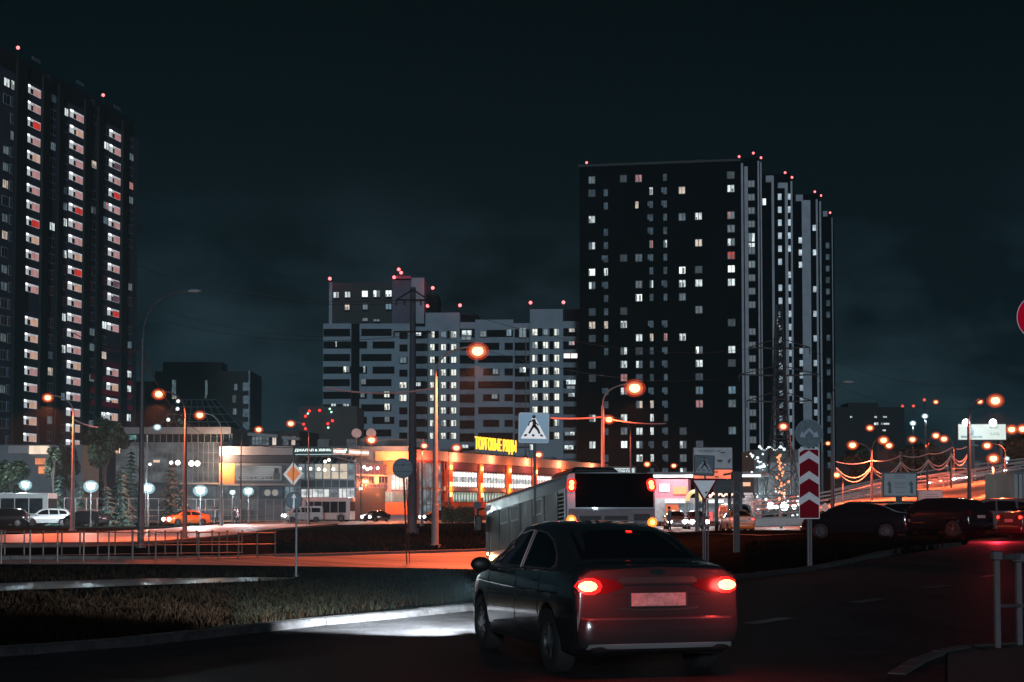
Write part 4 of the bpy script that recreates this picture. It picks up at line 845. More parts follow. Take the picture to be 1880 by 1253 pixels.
def walker(f, s, m, t):
    """the walking figure and stripes of a crossing sign"""
    mb = MB(); P = lambda pts: mb.prism([(x*s, y*s) for x, y in pts], f, .012, .016, 0)
    P([(.0+.068*cos(a*pi/6), .415+.068*sin(a*pi/6)) for a in range(12)])
    P([(-.06, .33), (.06, .33), (.085, .06), (-.04, .06)])                      # trunk
    P([(-.03, .33), (-.19, .22), (-.22, .08), (-.18, .07), (-.15, .19), (-.02, .27)])       # rear arm
    P([(.05, .30), (.10, .19), (.19, .12), (.17, .08), (.06, .16), (.02, .24)])       # fore arm
    P([(.0, .12), (.09, .10), (.19, -.04), (.26, -.20), (.19, -.23), (.12, -.09), (-.03, .05)])
    P([(-.04, .13), (.05, .08), (-.06, -.08), (-.14, -.23), (-.21, -.20), (-.13, -.04)])
    for a, b in ((-.38, -.27), (-.07, .03), (.26, .36)):
        k = .04 if a < -.1 else (-.04 if a > .1 else 0); P([(a, -.32), (b, -.32), (b+k, -.24), (a+k+.01, -.24)])
    build('pictogram', mb, m, t, w=True)
def crossing(px, py, wpx, D, label, dark=False, tilt=0):
    t = sign_root(px, D, label); c = at(px, py, D); w = wpx/2*D/FPX; f = face(c, tilt); mb = MB()
    mb.prism(rsq(w, w*.14), f, -.02, 0, 0); mb.prism(rsq(w*.985, w*.13), f, .001, .004, 1); mb.prism(rsq(w*.92, w*.12), f, .0045, .007, 2); build('plate', mb, [SBACK, SBK if dark else SWH, SBLD if dark else em('sign_blue_glow', (.03, .14, .27), .55)], t, w=True)  # bright version glows by emission, standing for headlight thrown back by the sign
    mb = MB(); mb.prism([(-.84*w, -.70*w), (.84*w, -.70*w), (0, .82*w)], f, .0075, .011, 0); build('triangle', mb, SGR if dark else em('sign_white_glow', (.72, .70, .74), .75), t, w=True); walker(f, w*1.72 if not dark else w*1.7, SBK, t)
    post(t, px+2, D, c.z+w*.9); return t
crossing(980, 786, 57, 35, 'bright blue pedestrian crossing sign with white triangle, above the rear of the bus', tilt=R(-1))
crossing(1293, 855, 38, 50.3, 'dark shaded pedestrian crossing sign with rounded corners above the yield triangle', dark=True, tilt=R(-2))  # shade is put into this sign's darker face colours
t = sign_root(1293, 50.0, 'white yield triangle with dark red rim under the shaded crossing sign'); D = 50.0; c = at(1293.5, 894, D); f = face(c); k = D/FPX; mb = MB()
tri = lambda s: [(-26*k*s, 15*k*s), (26*k*s, 15*k*s), (0, -29*k*s)]
mb.prism(tri(1), f, -.02, 0, 0); mb.prism(tri(.99), f, .001, .004, 1); mb.prism(tri(.76), f, .0045, .008, 2); build('plate', mb, [SBACK, SRD, mat('yield_white', (.85, .84, .88), .5, noise=.1, nscale=6)], t, w=True)
mb = MB(); q = [(2*k, -13*k), (6*k, -10*k), (4*k, -8*k), (0, -11*k)]; mb.prism(q, f, .009, .012, 0); build('sticker', mb, SBK, t, w=True); post(t, 1291, D, c.z+.2); post(t, 1300, D+1.2, c.z-.4, .022)
# priority road and blue arrow on one post
t = sign_root(545, 43.8, 'orange and white diamond priority sign at the top of the left post'); D = 43.8; k = D/FPX; c = at(538.5, 870.5, D); f = face(c, R(-3)); mb = MB()
dia = lambda s, r=.10: [(x*s, y*s) for a in (0, 90, 180, 270) for x, y in [((20.5-2)*k*cos(R(a))-2*k*sin(R(a))*.8, (24.5-2)*k*sin(R(a))-2*k*cos(R(a))*-.8)]+[((20.5)*k*cos(R(a)), 24.5*k*sin(R(a)))]]
mb.prism(dia(1), f, -.02, 0, 0); mb.prism(dia(.99), f, .001, .004, 1); mb.prism(dia(.68), f, .005, .008, 2); build('plate', mb, [SBACK, mat('sign_cream', (.78, .66, .62), .5, noise=.08, nscale=7), SOR], t, w=True); post(t, 544, D, c.z+.15)
t = sign_root(541, 43.6, 'round blue sign with a white up arrow below the diamond sign'); c = at(539.5, 919, 43.6); f = face(c, R(-2)); mb = MB(); mb.prism(circ(15.5*k), f, -.02, 0, 0); mb.prism(circ(15.3*k), f, .001, .004, 1); mb.prism(circ(14*k), f, .005, .007, 2); build('plate', mb, [SBACK, SBK, SBLD], t, w=True)
mb = MB(); mb.prism([(-1.5*k, -14.6*k), (1.9*k, -14.6*k), (1.2*k, 5*k), (4.8*k, 4*k), (0, 12.5*k), (-4.8*k, 4*k), (-1.2*k, 5*k)], f, .008, .011, 0); build('arrow', mb, mat('arrow_white', (.6, .55, .58), .5), t, w=True)
mb = MB(); cx = at(542, 919, 43.6).x; mb.tube([(cx+.03, 43.67, c.z-.6), (cx+.03, 43.67, c.z+.2)], .025, 8); build('bracket', mb, POSTM, t, w=True)
# back of a round sign
t = sign_root(747, 46, 'round grey sign seen from behind on a slim leaning post, left of the power mast'); D = 46; k = D/FPX; c = at(739, 860, D); f = face(c); mb = MB(); mb.prism(circ(18.5*k), f, -.02, 0, 0); mb.prism(circ(18.6*k), f, .001, .02, 0)
for s_ in (-6, 6): mb.prism([(-16*k, s_*k-.6*k), (16*k, s_*k-.6*k), (16*k, s_*k+.6*k), (-16*k, s_*k+.6*k)], f, .021, .04, 1)
build('plate', mb, [mat('back_plate', (.05, .08, .11), .5, noise=.15, nscale=5), DSTEEL], t, w=True); mb = MB(); p0 = gp(747, 1035); mb.tube([p0-Vector((0, 0, .05)), at(740.5, 852, 45.9)], .028, 8); mb.tube([p0+Vector((.10, .1, 0)), at(746.5, 880, 46.05)], .016, 8); build('post', mb, POSTM, t, w=True, smooth=True)
# fork sign and chevron board
t = sign_root(1487, 44, 'round dark blue sign with two forking white arrows, above the chevron board'); D = 44; k = D/FPX; c = at(1485.5, 796, D); f = face(c); mb = MB(); mb.prism(circ(26*k, 40), f, -.02, 0, 0); mb.prism(circ(25.8*k, 40), f, .001, .004, 1); mb.prism(circ(24.6*k, 40), f, .005, .007, 2); build('plate', mb, [SBACK, mat('rim_blue', (.08, .13, .17), .5), SBLD], t, w=True)
mb = MB()
for s_ in (1, -1):
    pts = [(0, 9), (3.5, 6.5), (10, -1), (14, 3), (17.5, -8), (6, -8.5), (8, -5), (3, 0), (0, 3)]
    mb.prism([(x*k*s_, (y+1)*k) for x, y in (pts if s_ > 0 else pts[::-1])], f, .008, .011, 0)
build('arrow', mb, mat('arrow_grey', (.30, .33, .42), .6, noise=.2, nscale=8), t, w=True); post(t, 1486.5, D, c.z+.3)
t = sign_root(1486, 43.7, 'tall board with red and white upward chevrons beside the tower base'); D = 43.7; k = D/FPX; c = at(1485.5, 888.5, D); f = face(c); mb = MB(); mb.prism(rsq(19*k, 1.5*k, 64.5*k), f, -.02, 0, 0); mb.prism(rsq(18.8*k, 1.4*k, 64.3*k), f, .001, .004, 1); mb.prism(rsq(17.6*k, .6*k, 63*k), f, .005, .007, 2)
build('plate', mb, [SBACK, SWH, SRD], t, w=True); mb = MB()
for y in (47, 9.5, -28.5):
    mb.prism([(-17.5*k, (y-11)*k), (0, y*k), (17.5*k, (y-11)*k), (17.5*k, (y+2)*k), (0, (y+14)*k), (-17.5*k, (y+2)*k)], f, .008, .011, 0)
mb.prism([(-17.5*k, 57*k), (-8*k, 62.8*k), (-17.5*k, 62.8*k)], f, .008, .011, 0); build('chevron', mb, mat('chevron_white', (.60, .55, .60), .5, noise=.12, nscale=7), t, w=True); post(t, 1484, D, c.z, .035); post(t, 1489, D, c.z, .03)
# small far diamond and arrow
t = sign_root(1515, 80, 'small far diamond sign with a blue arrow disc under it, beside the chevron board'); D = 80; k = D/FPX; f = face(at(1515, 932, D)); mb = MB(); mb.prism([(8*k, 0), (0, 9*k), (-8*k, 0), (0, -9*k)], f, -.02, 0, 0); mb.prism([(6*k, 0), (0, 7*k), (-6*k, 0), (0, -7*k)], f, .001, .01, 1); build('plate', mb, [SWH, mat('peach_sign_face', (.8, .45, .3), .5)], t, w=True)
f = face(at(1515, 946, D)); mb = MB(); mb.prism(circ(6*k, 20), f, -.02, 0, 0); mb.prism([(-1.3*k, -5*k), (1.3*k, -5*k), (1.3*k, 1*k), (3*k, 1*k), (0, 5*k), (-3*k, 1*k), (-1.3*k, 1*k)], f, .001, .01, 1); build('arrow_disc', mb, [SBL, SWH], t, w=True); post(t, 1515, D, at(1515, 925, D).z)
# no entry disc at the right edge
t = sign_root(1909, 23, 'large red disc sign with pale rim cut by the right edge of the photo'); D = 23; k = D/FPX; f = face(at(1909, 583, D)); mb = MB(); mb.prism(circ(43*k, 48), f, -.015, 0, 0); mb.prism(circ(42.8*k, 48), f, .001, .003, 1); mb.prism(circ(41.3*k, 48), f, .004, .006, 2); build('plate', mb, [SBACK, mat('rim_pink', (.8, .5, .6), .4), SRDB], t, w=True); post(t, 1909, D, at(1909, 583, D).z, .03)
for px, py, r, D, lb in [(876, 928, 7, 120, 'small dark round sign seen from behind, left of the bus front'), (1285, 928, 5.5, 110, 'small dark round sign before the filling station windows')]:
    t = sign_root(px, D, lb); f = face(at(px, py, D)); mb = MB(); mb.prism(circ(r*D/FPX, 20), f, -.03, 0, 0); build('plate', mb, SBACK, t, w=True); post(t, px, D, at(px, py, D).z, .04, DSTEEL)
# striped guide post with a traffic light head seen from behind
t = sign_root(1352, 60, 'black post with white upward chevrons and a dark signal head before the orange taxi', 'guide_post', 'guide post'); D = 60; k = D/FPX; x = at(1352, 935, D).x; zb = hz(x, D); mb = MB(); z1 = at(1352, 866, D).z; mb.box(x-5.5*k, x+5.5*k, D-.06, D+.06, zb, z1); build('post', mb, SBK, t, w=True)
mb = MB()
for y in (905, 925, 945): z = at(1352, y, D).z; f = face(Vector((x, D-.062, z))); mb.prism([(-5*k, -4*k), (0, 1*k), (5*k, -4*k), (5*k, -1*k), (0, 4*k), (-5*k, -1*k)], f, 0, .004, 0)
build('chevron', mb, SBACK, t, w=True); mb = MB(); za = at(1352, 908, D).z; mb.rbox(x-8*k, x+12*k, D+.1, D+.3, za+25*k, z1, .03); build('signal_head', mb, mat('signal_green', (.015, .03, .03), .6), t, w=True)
# МЕСТО board
def board(px0, py0, px1, py1, D, label, frame, facem, name='billboard', cat='billboard', legs=None, th=.25, inset=None, lm=None):
    c = at((px0+px1)/2, (py0+py1)/2, D); t = thing(name, (c.x, D, hz(c.x, D)), label, cat); w = (px1-px0)/2*D/FPX; h = (py1-py0)/2*D/FPX; i = inset or .12; f = face(c); mb = MB()
    mb.prism([(-w, -h), (w, -h), (w, h), (-w, h)], f, -th, 0, 0); build('frame', mb, frame, t, w=True)
    mb = MB(); mb.prism([(-w+i, -h+i), (w-i, -h+i), (w-i, h-i), (-w+i, h-i)], f, .002, .03, 0); build('panel', mb, facem, t, w=True)
    for lx in (legs if legs is not None else [(px0+px1)/2]):
        x = at(lx, 935, D).x; mb = MB(); r = .12 if D < 140 else .2; mb.box(x-r, x+r, D+.05, D+.05+2*r, hz(x, D), c.z-h); build('leg', mb, lm or DSTEEL, t, w=True)
    return t, f, w, h, c
t, f, w, h, c = board(1105, 857, 1168, 874.5, 120, 'small backlit white board reading МЕСТО above the bus roof', FRAME, em('board_white', S(206, 226, 226), .8, .12), 'lit_board', 'lit sign', th=.5, legs=[1110, 1160])
mb = MB(); k = 120/FPX; text_mb(mb, 'МЕСТО', lambda a, b, q: f(a-12*k, b-4.5*k, .03+q), 8.5*k, 34*k, depth=.03, bold=.01); build('lettering', mb, mat('letter_grey', (.05, .06, .07), .6), t, w=True)
t, f, w, h, c = board(1273, 821.5, 1345, 861.5, 110, 'large pale direction board with faint lettering behind the shaded crossing sign', SBACK, mat('board_grey', (.42, .42, .45), .6, noise=.25, nscale=1.2), 'direction_board', 'road sign', legs=[1280, 1340], inset=.04)
k = 110/FPX; mb = MB(); text_mb(mb, 'ОКТЯБРЬСКАЯ', lambda a, b, q: f(a-27*k, b+11*k, .03+q), 4.3*k, 40*k, depth=.02); build('lettering', mb, mat('ink', (.03, .035, .05), .6), t, w=True)
for q in ([(8*k, -7*k), (17*k, -7*k), (17*k, -3*k), (8*k, -3*k)], [(27*k, -9*k), (31*k, -9*k), (33*k, -1*k), (28*k, -3*k)], [(14*k, 9*k), (22*k, 9*k), (22*k, 11*k), (14*k, 11*k)]): mb = MB(); mb.prism(q, f, .031, .05, 0); build('mark', mb, MATS['ink'], t, w=True)
t, f, w, h, c = board(1273, 862, 1345, 880, 109.5, 'orange direction board with dark marks under the pale board', SBACK, em('board_orange', S(244, 96, 26), 1.3, .35, scale=(.7, .7, .7)), 'direction_board', 'road sign', legs=[], inset=.03)
mb = MB(); mb.prism([(2*k, 3*k), (9*k, 3*k), (9*k, 5*k), (2*k, 5*k)], f, .031, .05, 0); mb.prism([(18*k, -3*k), (32*k, -1*k), (33*k, 3*k), (19*k, 1*k)], f, .031, .05, 0); mb.prism([(3*k, -6*k), (10*k, -6*k), (10*k, -4*k), (3*k, -4*k)], f, .031, .05, 0); build('lettering', mb, SBK, t, w=True)
t, f, w, h, c = board(1311, 882, 1364, 906, 108, 'dark gridded back of a direction board below the orange one', DSTEEL, mat('board_back', (.02, .035, .04), .6, noise=.2), 'direction_board', 'road sign', legs=[1316, 1360], inset=.02)
k = 108/FPX; mb = MB(); mb.prism([(-20*k, 1*k), (24*k, 1*k), (24*k, 1.8*k), (-20*k, 1.8*k)], f, .03, .06, 0); mb.prism([(4*k, -11*k), (5*k, -11*k), (5*k, 1*k), (4*k, 1*k)], f, .03, .06, 0); build('rib', mb, SBACK, t, w=True)
# billboards by the overpass
t, f, w, h, c = board(1758, 778, 1848, 809, 200, 'bright white billboard with grey figure on tall legs above the overpass', DSTEEL, em('billboard_white', S(232, 248, 240), 1.0, .12, scale=(.2, .2, .2)), legs=[1788, 1840], inset=.1, th=.6)
k = 200/FPX; mb = MB(); mb.prism([(-39*k, -11*k), (0, -11*k), (0, -7*k), (-39*k, -7*k)], f, .04, .06, 0); mb.prism([(15*k, 7*k), (30*k, 7*k), (30*k, 8*k), (17*k, 8*k), (17*k, 10.5*k), (30*k, 10.5*k), (30*k, 11.5*k), (15*k, 11.5*k)][::1], f, .04, .06, 0)
text_mb(mb, '50%', lambda a, b, q: f(a+14*k, b-6*k, .04+q), 5*k, 18*k, depth=.02); build('print', mb, mat('print_grey', (.25, .28, .28), .6), t, w=True)
mb = MB(); mb.prism([(-24*k, -6*k), (-16*k, -6*k), (-15*k, 2*k), (-17*k, 8*k), (-21*k, 9*k), (-20*k, 2*k)], f, .04, .06, 0); build('figure_print', mb, mat('print_dark', (.12, .15, .17), .6), t, w=True)
for px in (1773.5, 1823): p = at(px, 776.5, 199); mb = MB(); mb.ball(p, .5, 10); mb.tube([p, p+Vector((0, .9, -.4))], .06, 5, 1); build('flood_lamp', mb, [BW2, DSTEEL], t, w=True)
light('SPOT', at(1800, 776, 198.5), 600, WC, t, .3, spot_size=R(150))
t, f, w, h, c = board(1620.5, 867.5, 1684, 913, 75, 'framed notice board with dark figures in front of the overpass, above the parked sedan', mat('board_frame', (.015, .025, .03), .5), mat('notice_paper', (.26, .31, .34), .6, noise=.15, nscale=1.6), 'notice_board', 'notice board', legs=[1652], inset=.07, lm=mat('board_leg', (.02, .025, .03), .6))
k = 75/FPX; mb = MB()
for y, a in [(17, 10), (14.5, 12), (11.5, 12), (3, 11), (1, 8), (-5, 12), (-15, 8)]: mb.prism([(-a*k, y*k), (a*k, y*k), (a*k, (y+.7)*k), (-a*k, (y+.7)*k)], f, .031, .036, 0)
build('print', mb, mat('print_teal', (.07, .12, .14), .6), t, w=True); mb = MB()
for x in (-20, 20): mb.prism([(x*k-2*k, -16*k), (x*k+4*k, -16*k), (x*k+3*k, -2*k), (x*k+4*k, 2*k), (x*k, 7*k), (x*k-4*k, 1*k), (x*k-1*k, -3*k)], f, .031, .04, 0)
build('figure_print', mb, mat('print_teal2', (.045, .08, .10), .6), t, w=True)
t, f, w, h, c = board(1685, 900, 1731, 934, 92, 'pale notice board partly behind the framed one, lower right of it', SBACK, mat('notice_grey', (.30, .36, .37), .6, noise=.3, nscale=.9), 'notice_board', 'notice board', legs=[1688, 1728], inset=.03)
k = 92/FPX; mb = MB()
for y, a in [(8, 11), (4.5, 13), (-4, 7)]: mb.prism([((3-a)*k, y*k), ((3+a)*k, y*k), ((3+a)*k, (y+1)*k), ((3-a)*k, (y+1)*k)], f, .031, .036, 0)
build('print', mb, MATS['print_teal'], t, w=True)
t, f, w, h, c = board(1757, 846, 1800, 862, 230, 'far dim grey board under the lit billboard behind the traffic', DSTEEL, mat('far_board', (.10, .13, .15), .6, noise=.3, nscale=.3), legs=[1765, 1795])
# container at the right edge
x = at(1862, 935, 98).x; t = thing('container', (x+1.5, 99, hz(x, 98)), 'pale corrugated container standing at the right edge behind the parked cars', 'container'); mb = MB(); z1 = at(1870, 868, 98).z
for i in range(16): mb.box(x+i*.28, x+i*.28+.20, 97.9, 98.1, .5, z1-.1, 0)
mb.box(x, x+4.6, 98.05, 104, .4, z1, 0); build('body', mb, mat('container_grey', (.22, .25, .27), .6, noise=.15, nscale=.8), t, w=True); mb = MB(); mb.box(x-.05, x+4.7, 97.85, 98, .3, .5); mb.box(x-.05, x+4.7, 97.85, 98, z1-.1, z1+.08); build('rail', mb, SBACK, t, w=True)

# ------------------------------------------------------------ railings
RAILM = mat('railing_steel', (.05, .04, .04), .5, noise=.2, nscale=4)
def railing(a, b, n, h, label, group=None, rails=(1, .55, .04), knob=True, m=None, r=.022, lean=True):
    p0, p1 = gp(*a), gp(*b); t = thing('railing', p0, label, 'railing', group=group); up = Vector((0, 0, h))
    for k in range(n+1):
        s_ = k/n; s_ = s_; p = p0.lerp(p1, s_); p.z = hz(p.x, p.y); mb = MB(); mb.tube([p, p+up], r*1.3, 8); mb.tube([p, p+Vector((0, 0, .04))], r*2.4, 8)
        if knob: mb.ball(p+up+Vector((0, 0, .03)), r*2.2, 8); mb.ball(p+up*.55, r*1.9, 8)
        build('post', mb, m or RAILM, t, w=True, smooth=True)
    for q in rails: mb = MB(); mb.tube([p0+up*q, p1+up*q], r*.9, 6); build('rail', mb, m or RAILM, t, w=True, smooth=True)
    return t
railing((2, 1036), (505, 1024), 12, .96, 'nearer of the two pedestrian railings at left, catching red light')
railing((-28, 1023), (444, 1016), 15, .84, 'farther pedestrian railing at left with ball topped posts')
# railing at the right edge, close to us
D = 17; t = thing('railing', (at(1850, 935, D).x, D, .12), 'chunky grey railing at the right edge in the foreground', 'railing'); RN = mat('painted_rail', (.065, .055, .065), .6, noise=.3, nscale=9, bump=.3)
for k, px in enumerate((1832, 1872, 1915)):
    p = at(px, 1205-6*k, D+.35*k); z1 = at(px, 1012+4*k, D+.35*k).z; mb = MB(); mb.box(p.x-.03, p.x+.03, p.y-.03, p.y+.03, .10, z1-.02); build('post', mb, RN, t, w=True, bevel=.005); mb = MB(); mb.rbox(p.x-.055, p.x+.055, p.y-.055, p.y+.055, z1-.10, z1, .012); build('post_cap', mb, RN, t, w=True)
for y, th in ((1023, .028), (1113, .018)):
    a, b = at(1834, y, D), at(1918, y-2, D+.7); mb = MB(); d = Vector((0, 0, th)); s_ = Vector((0, .025, 0)); mb.corners([a-d-s_, b-d-s_, b-d+s_, a-d+s_, a+d-s_, b+d-s_, b+d+s_, a+d+s_]); build('rail', mb, RN, t, w=True)
# park fence in the far left
p0, p1 = at(118, 935, 150), at(560, 935, 182); t = thing('park_fence', (p0.x, 150, 0), 'tall thin wire fence before the lit conifers and the glass hall', 'fence'); FM = mat('fence_steel', (.28, .32, .33), .5)
for k in range(27):
    p = p0.lerp(p1, k/26); mb = MB(); mb.tube([(p.x, p.y, 0), (p.x, p.y, 2.7)], .05, 6); build('post', mb, FM, t, w=True)
for z in (2.65, 1.5, .9): mb = MB(); mb.tube([(p0.x, p0.y, z), (p1.x, p1.y, z)], .03, 5); build('rail', mb, FM, t, w=True)

# ------------------------------------------------------------ trees
BARK = mat('bark', (.04, .03, .025), .9, noise=.4, nscale=6, bump=.5); NEED = mat('needles', (.05, .10, .085), .75, noise=.4, nscale=1.5); LEAF = mat('leaves', (.035, .050, .028), .7, noise=.5, nscale=1.2)
def conifer(px, D, ty, wpx, label, seed, n=1500, by=None):
    rnd = random.Random(seed); top = at(px, ty, D); x = top.x; z0 = hz(x, D); H = top.z-z0; Rr = wpx/2*D/FPX; t = thing('spruce_tree', (x, D, z0), label, 'spruce tree', group='conifers in the lit park'); mb = MB(); mb.tube([(x, D, z0), (x, D, z0+H*.97)], [H*.022, .02], 7); build('trunk', mb, BARK, t, w=True)
    mb = MB(); tiers = int(H*2.4)
    for i in range(tiers):
        q = i/tiers; z = z0+H*(.06+.93*q); rr = Rr*(1-q)**.85*(.8+.4*rnd.random()); nb = int(6+9*(1-q))
        for b in range(nb):
            a = 2*pi*(b+rnd.random())/nb; L_ = rr*(.65+.5*rnd.random()); m_ = max(2, int(L_/.28))
            for s_ in range(m_):
                f = (s_+.6)/m_; c = Vector((x+cos(a)*L_*f, D+sin(a)*L_*f, z-L_*f*.28+.08*rnd.random())); w = .16+.22*(1-f*.5)*rnd.random()
                d = Vector((cos(a+rnd.uniform(-.5, .5)), sin(a+rnd.uniform(-.5, .5)), -.25-.3*rnd.random())); sd = Vector((-sin(a), cos(a), rnd.uniform(-.3, .3)))*w*.8
                mb.add([c-sd, c+d*w*1.7-sd*.3, c+d*w*1.9+sd*.2, c+sd, c+Vector((0, 0, w*.5))], [(0, 1, 2, 3), (0, 3, 4)])
    build('crown', mb, NEED, t, w=True); return t
def broad(px, D, cy, wpx, hpx, label, seed, n=2600, ls=.30, name='leafy_tree', group=None):
    rnd = random.Random(seed); c = at(px, cy, D); k = D/FPX; rx, rz = wpx/2*k, hpx/2*k; z0 = hz(c.x, D); t = thing(name, (c.x, D, z0), label, 'tree' if name.endswith('tree') else 'shrub', group=group)
    mb = MB(); zt = c.z+rz*.3; mb.tube([(c.x, D, z0-.05), (c.x+.1, D, (z0+zt)/2), (c.x, D, zt)], [.22, .16, .07], 7)
    cl = []
    for i in range(13):
        a = rnd.random()*6.28; e_ = rnd.uniform(-.8, .95); r = (1-e_*e_)**.5*rnd.uniform(.35, .8); q = Vector((c.x+cos(a)*rx*r, D+sin(a)*rx*r*.8, c.z+e_*rz*.8)); cl.append((q, rnd.uniform(.28, .46)))
        if name.endswith('tree'): mb.tube([(c.x, D, z0+(c.z-z0)*rnd.uniform(.5, .9)), q.lerp(Vector((c.x, D, c.z)), .5)+Vector((0, 0, .2)), q], [.09, .06, .02], 5)
    build('trunk', mb, BARK, t, w=True); mb = MB()
    for i in range(n):
        q, s_ = cl[i % len(cl)]; v = Vector((rnd.gauss(0, 1), rnd.gauss(0, 1), rnd.gauss(0, 1))).normalized()*rnd.random()**.4; p = q+Vector((v.x*rx*s_, v.y*rx*s_, v.z*rz*s_)); u = Vector((rnd.gauss(0, 1), rnd.gauss(0, 1), rnd.gauss(0, .6))).normalized(); w = u.cross(Vector((rnd.random(), rnd.random(), 1))).normalized(); a = ls*(.5+.8*rnd.random())
        mb.add([p-u*a*.5, p+w*a*.35, p+u*a*.6, p-w*a*.3], [(0, 1, 2, 3)])
    build('crown', mb, LEAF, t, w=True); return t
broad(192, 158, 815, 84, 88, 'tall dark leafy tree in front of the red-lit panels of the left tower', 1, 9000, .36)
broad(20, 156, 880, 90, 66, 'dark leafy tree cut by the left edge behind the minibus', 2, 3000, .36); broad(118, 168, 862, 56, 90, 'dark leafy tree left of the pink-lit lamp pole', 3, 2600, .36)
broad(98, 154, 850, 34, 60, 'small dark leafy tree under the glowing peach sign', 4, 1500, .32)
conifer(108, 154, 868, 46, 'pale-lit conifer right above the parked minibus roof', 11); conifer(224, 149, 850, 60, 'conifer with bright lit branches right of the second white park lamp', 12); conifer(241, 165, 824, 44, 'dark pointed conifer left of the tallest dark pole', 13)
conifer(316, 158, 848, 58, 'dark conifer in the middle of the glass hall front', 14); conifer(150, 154, 880, 60, 'low wide conifer beside the white park lamp left', 15); conifer(338, 152, 892, 40, 'short conifer left of the park lamp at the hall canopy', 16); conifer(196, 147, 888, 52, 'short pale conifer between two white park lamps', 17)
for i, (px, w, lb) in enumerate([(828, 34, 'clipped dark hedge bush under the red wall behind the poles'), (856, 30, 'dark bush beside the clipped hedge, nearer the bus')]):
    D = 175; c = at(px, 938, D); t = thing('hedge_bush', (c.x, D, 0), lb, 'bush'); rnd = random.Random(40+i); mb = MB(); W_ = w/2*D/FPX
    for q in range(900):
        p = Vector((c.x+rnd.uniform(-W_, W_), D+rnd.uniform(-.5, .5), rnd.uniform(.1, 1.75+.15*sin(q)))); u = Vector((rnd.gauss(0, 1), rnd.gauss(0, 1), rnd.gauss(0, 1))).normalized()*.16; v = u.cross(Vector((1, .3, .2))).normalized()*.1; mb.add([p-u, p+v, p+u, p-v], [(0, 1, 2, 3)])
    build('foliage', mb, LEAF, t, w=True)
for i, (px, D, cy, w, h, lb) in enumerate([(1577, 300, 850, 70, 60, 'dark far tree mass under the distant dark block'), (1700, 320, 845, 130, 60, 'wide dark far tree behind the overpass wires'), (1860, 260, 820, 60, 90, 'dark hazy tree at the right edge under the pair of lamps')]): broad(px, D, cy, w, h, lb, 60+i, 2600, .9)

# ------------------------------------------------------------ people on the far pavement
COATS = [mat('coat_cream', (.5, .46, .42), .8), mat('coat_navy', (.02, .03, .05), .8), mat('coat_grey', (.12, .14, .16), .8), mat('coat_teal', (.03, .07, .08), .8), mat('coat_pale', (.4, .42, .44), .8)]; SKIN = mat('skin', (.45, .28, .22), .6); TROU = mat('trousers', (.02, .022, .03), .8); HAIR = mat('hair', (.02, .015, .012), .7)
def person(px, D, label, ci, stride, face_=1, hood=False):
    x = at(px, 935, D).x; t = thing('person', (x, D, hz(x, D)), label, 'person', rz=0, group='people walking on the far pavement'); s_ = stride*face_
    V = [(0, 0, .95), (0, 0, 1.15), (0, 0, 1.38), (0, 0, 1.48), (s_*.04, 0, 1.60), (s_*.05, 0, 1.70), (0, -.09, .90), (s_*.5, -.10, .48), (s_*.62, -.10, .09), (s_*.62+.16*face_, -.10, .04), (0, .09, .90), (-s_*.25, .10, .48), (-s_*.62, .10, .12), (-s_*.62+.15*face_, .10, .05),
         (0, -.19, 1.36), (-s_*.35, -.25, 1.10), (-s_*.15+.08*face_, -.24, .88), (-s_*.1+.10*face_, -.24, .80), (0, .19, 1.36), (s_*.35, .25, 1.10), (s_*.5+.08*face_, .22, .90), (s_*.52+.10*face_, .22, .82)]
    E = [(0, 1), (1, 2), (2, 3), (3, 4), (4, 5), (0, 6), (6, 7), (7, 8), (8, 9), (0, 10), (10, 11), (11, 12), (12, 13), (2, 14), (14, 15), (15, 16), (16, 17), (2, 18), (18, 19), (19, 20), (20, 21)]
    RR = [.14, .13, .14, .06, .095, .085, .095, .065, .045, .04, .095, .065, .045, .04, .065, .045, .035, .03, .065, .045, .035, .03]
    me = bpy.data.meshes.new('body'); me.from_pydata(V, E, []); o = bpy.data.objects.new('body', me); col.objects.link(o); md = o.modifiers.new('skin', 'SKIN'); o.modifiers.new('sub', 'SUBSURF').levels = 1
    for i, sv in enumerate(me.skin_vertices[0].data): sv.radius = (RR[i], RR[i]); sv.use_root = (i == 0)
    dg = bpy.context.evaluated_depsgraph_get(); m2 = bpy.data.meshes.new_from_object(o.evaluated_get(dg)); bpy.data.objects.remove(o)
    o = bpy.data.objects.new('body', m2); col.objects.link(o); o.parent = t; m2.materials.clear(); m2.materials.append(TROU); m2.materials.append(SKIN)
    for p in m2.polygons: p.material_index = 1 if p.center.z > 1.49 or (abs(p.center.y) > .19 and p.center.z < .86) else 0; p.use_smooth = True
    mb = MB(); n = 12; prof = [(.72, .19), (.95, .175), (1.15, .16), (1.36, .19), (1.45, .12), (1.50, .075)]
    for i, (z, r) in enumerate(prof): pass
    vs = [(r*.8*cos(2*pi*k/n), r*1.15*sin(2*pi*k/n), z) for z, r in prof for k in range(n)]; fs = [(i*n+k, i*n+(k+1) % n, (i+1)*n+(k+1) % n, (i+1)*n+k) for i in range(len(prof)-1) for k in range(n)]; mb.add(vs, fs)
    mb.tube([(0, -.20, 1.38), (-s_*.35, -.26, 1.10), (-s_*.15+.07*face_, -.25, .90)], [.085, .065, .055], 8); mb.tube([(0, .20, 1.38), (s_*.35, .26, 1.10), (s_*.5+.07*face_, .23, .92)], [.085, .065, .055], 8); build('coat', mb, COATS[ci], t, smooth=60)
    mb = MB(); mb.ball((s_*.03-.02*face_, 0, 1.69), .115, 10, 0, (1, .95, 1)); build('hood' if hood else 'hair', mb, COATS[ci] if hood else HAIR, t, smooth=60)
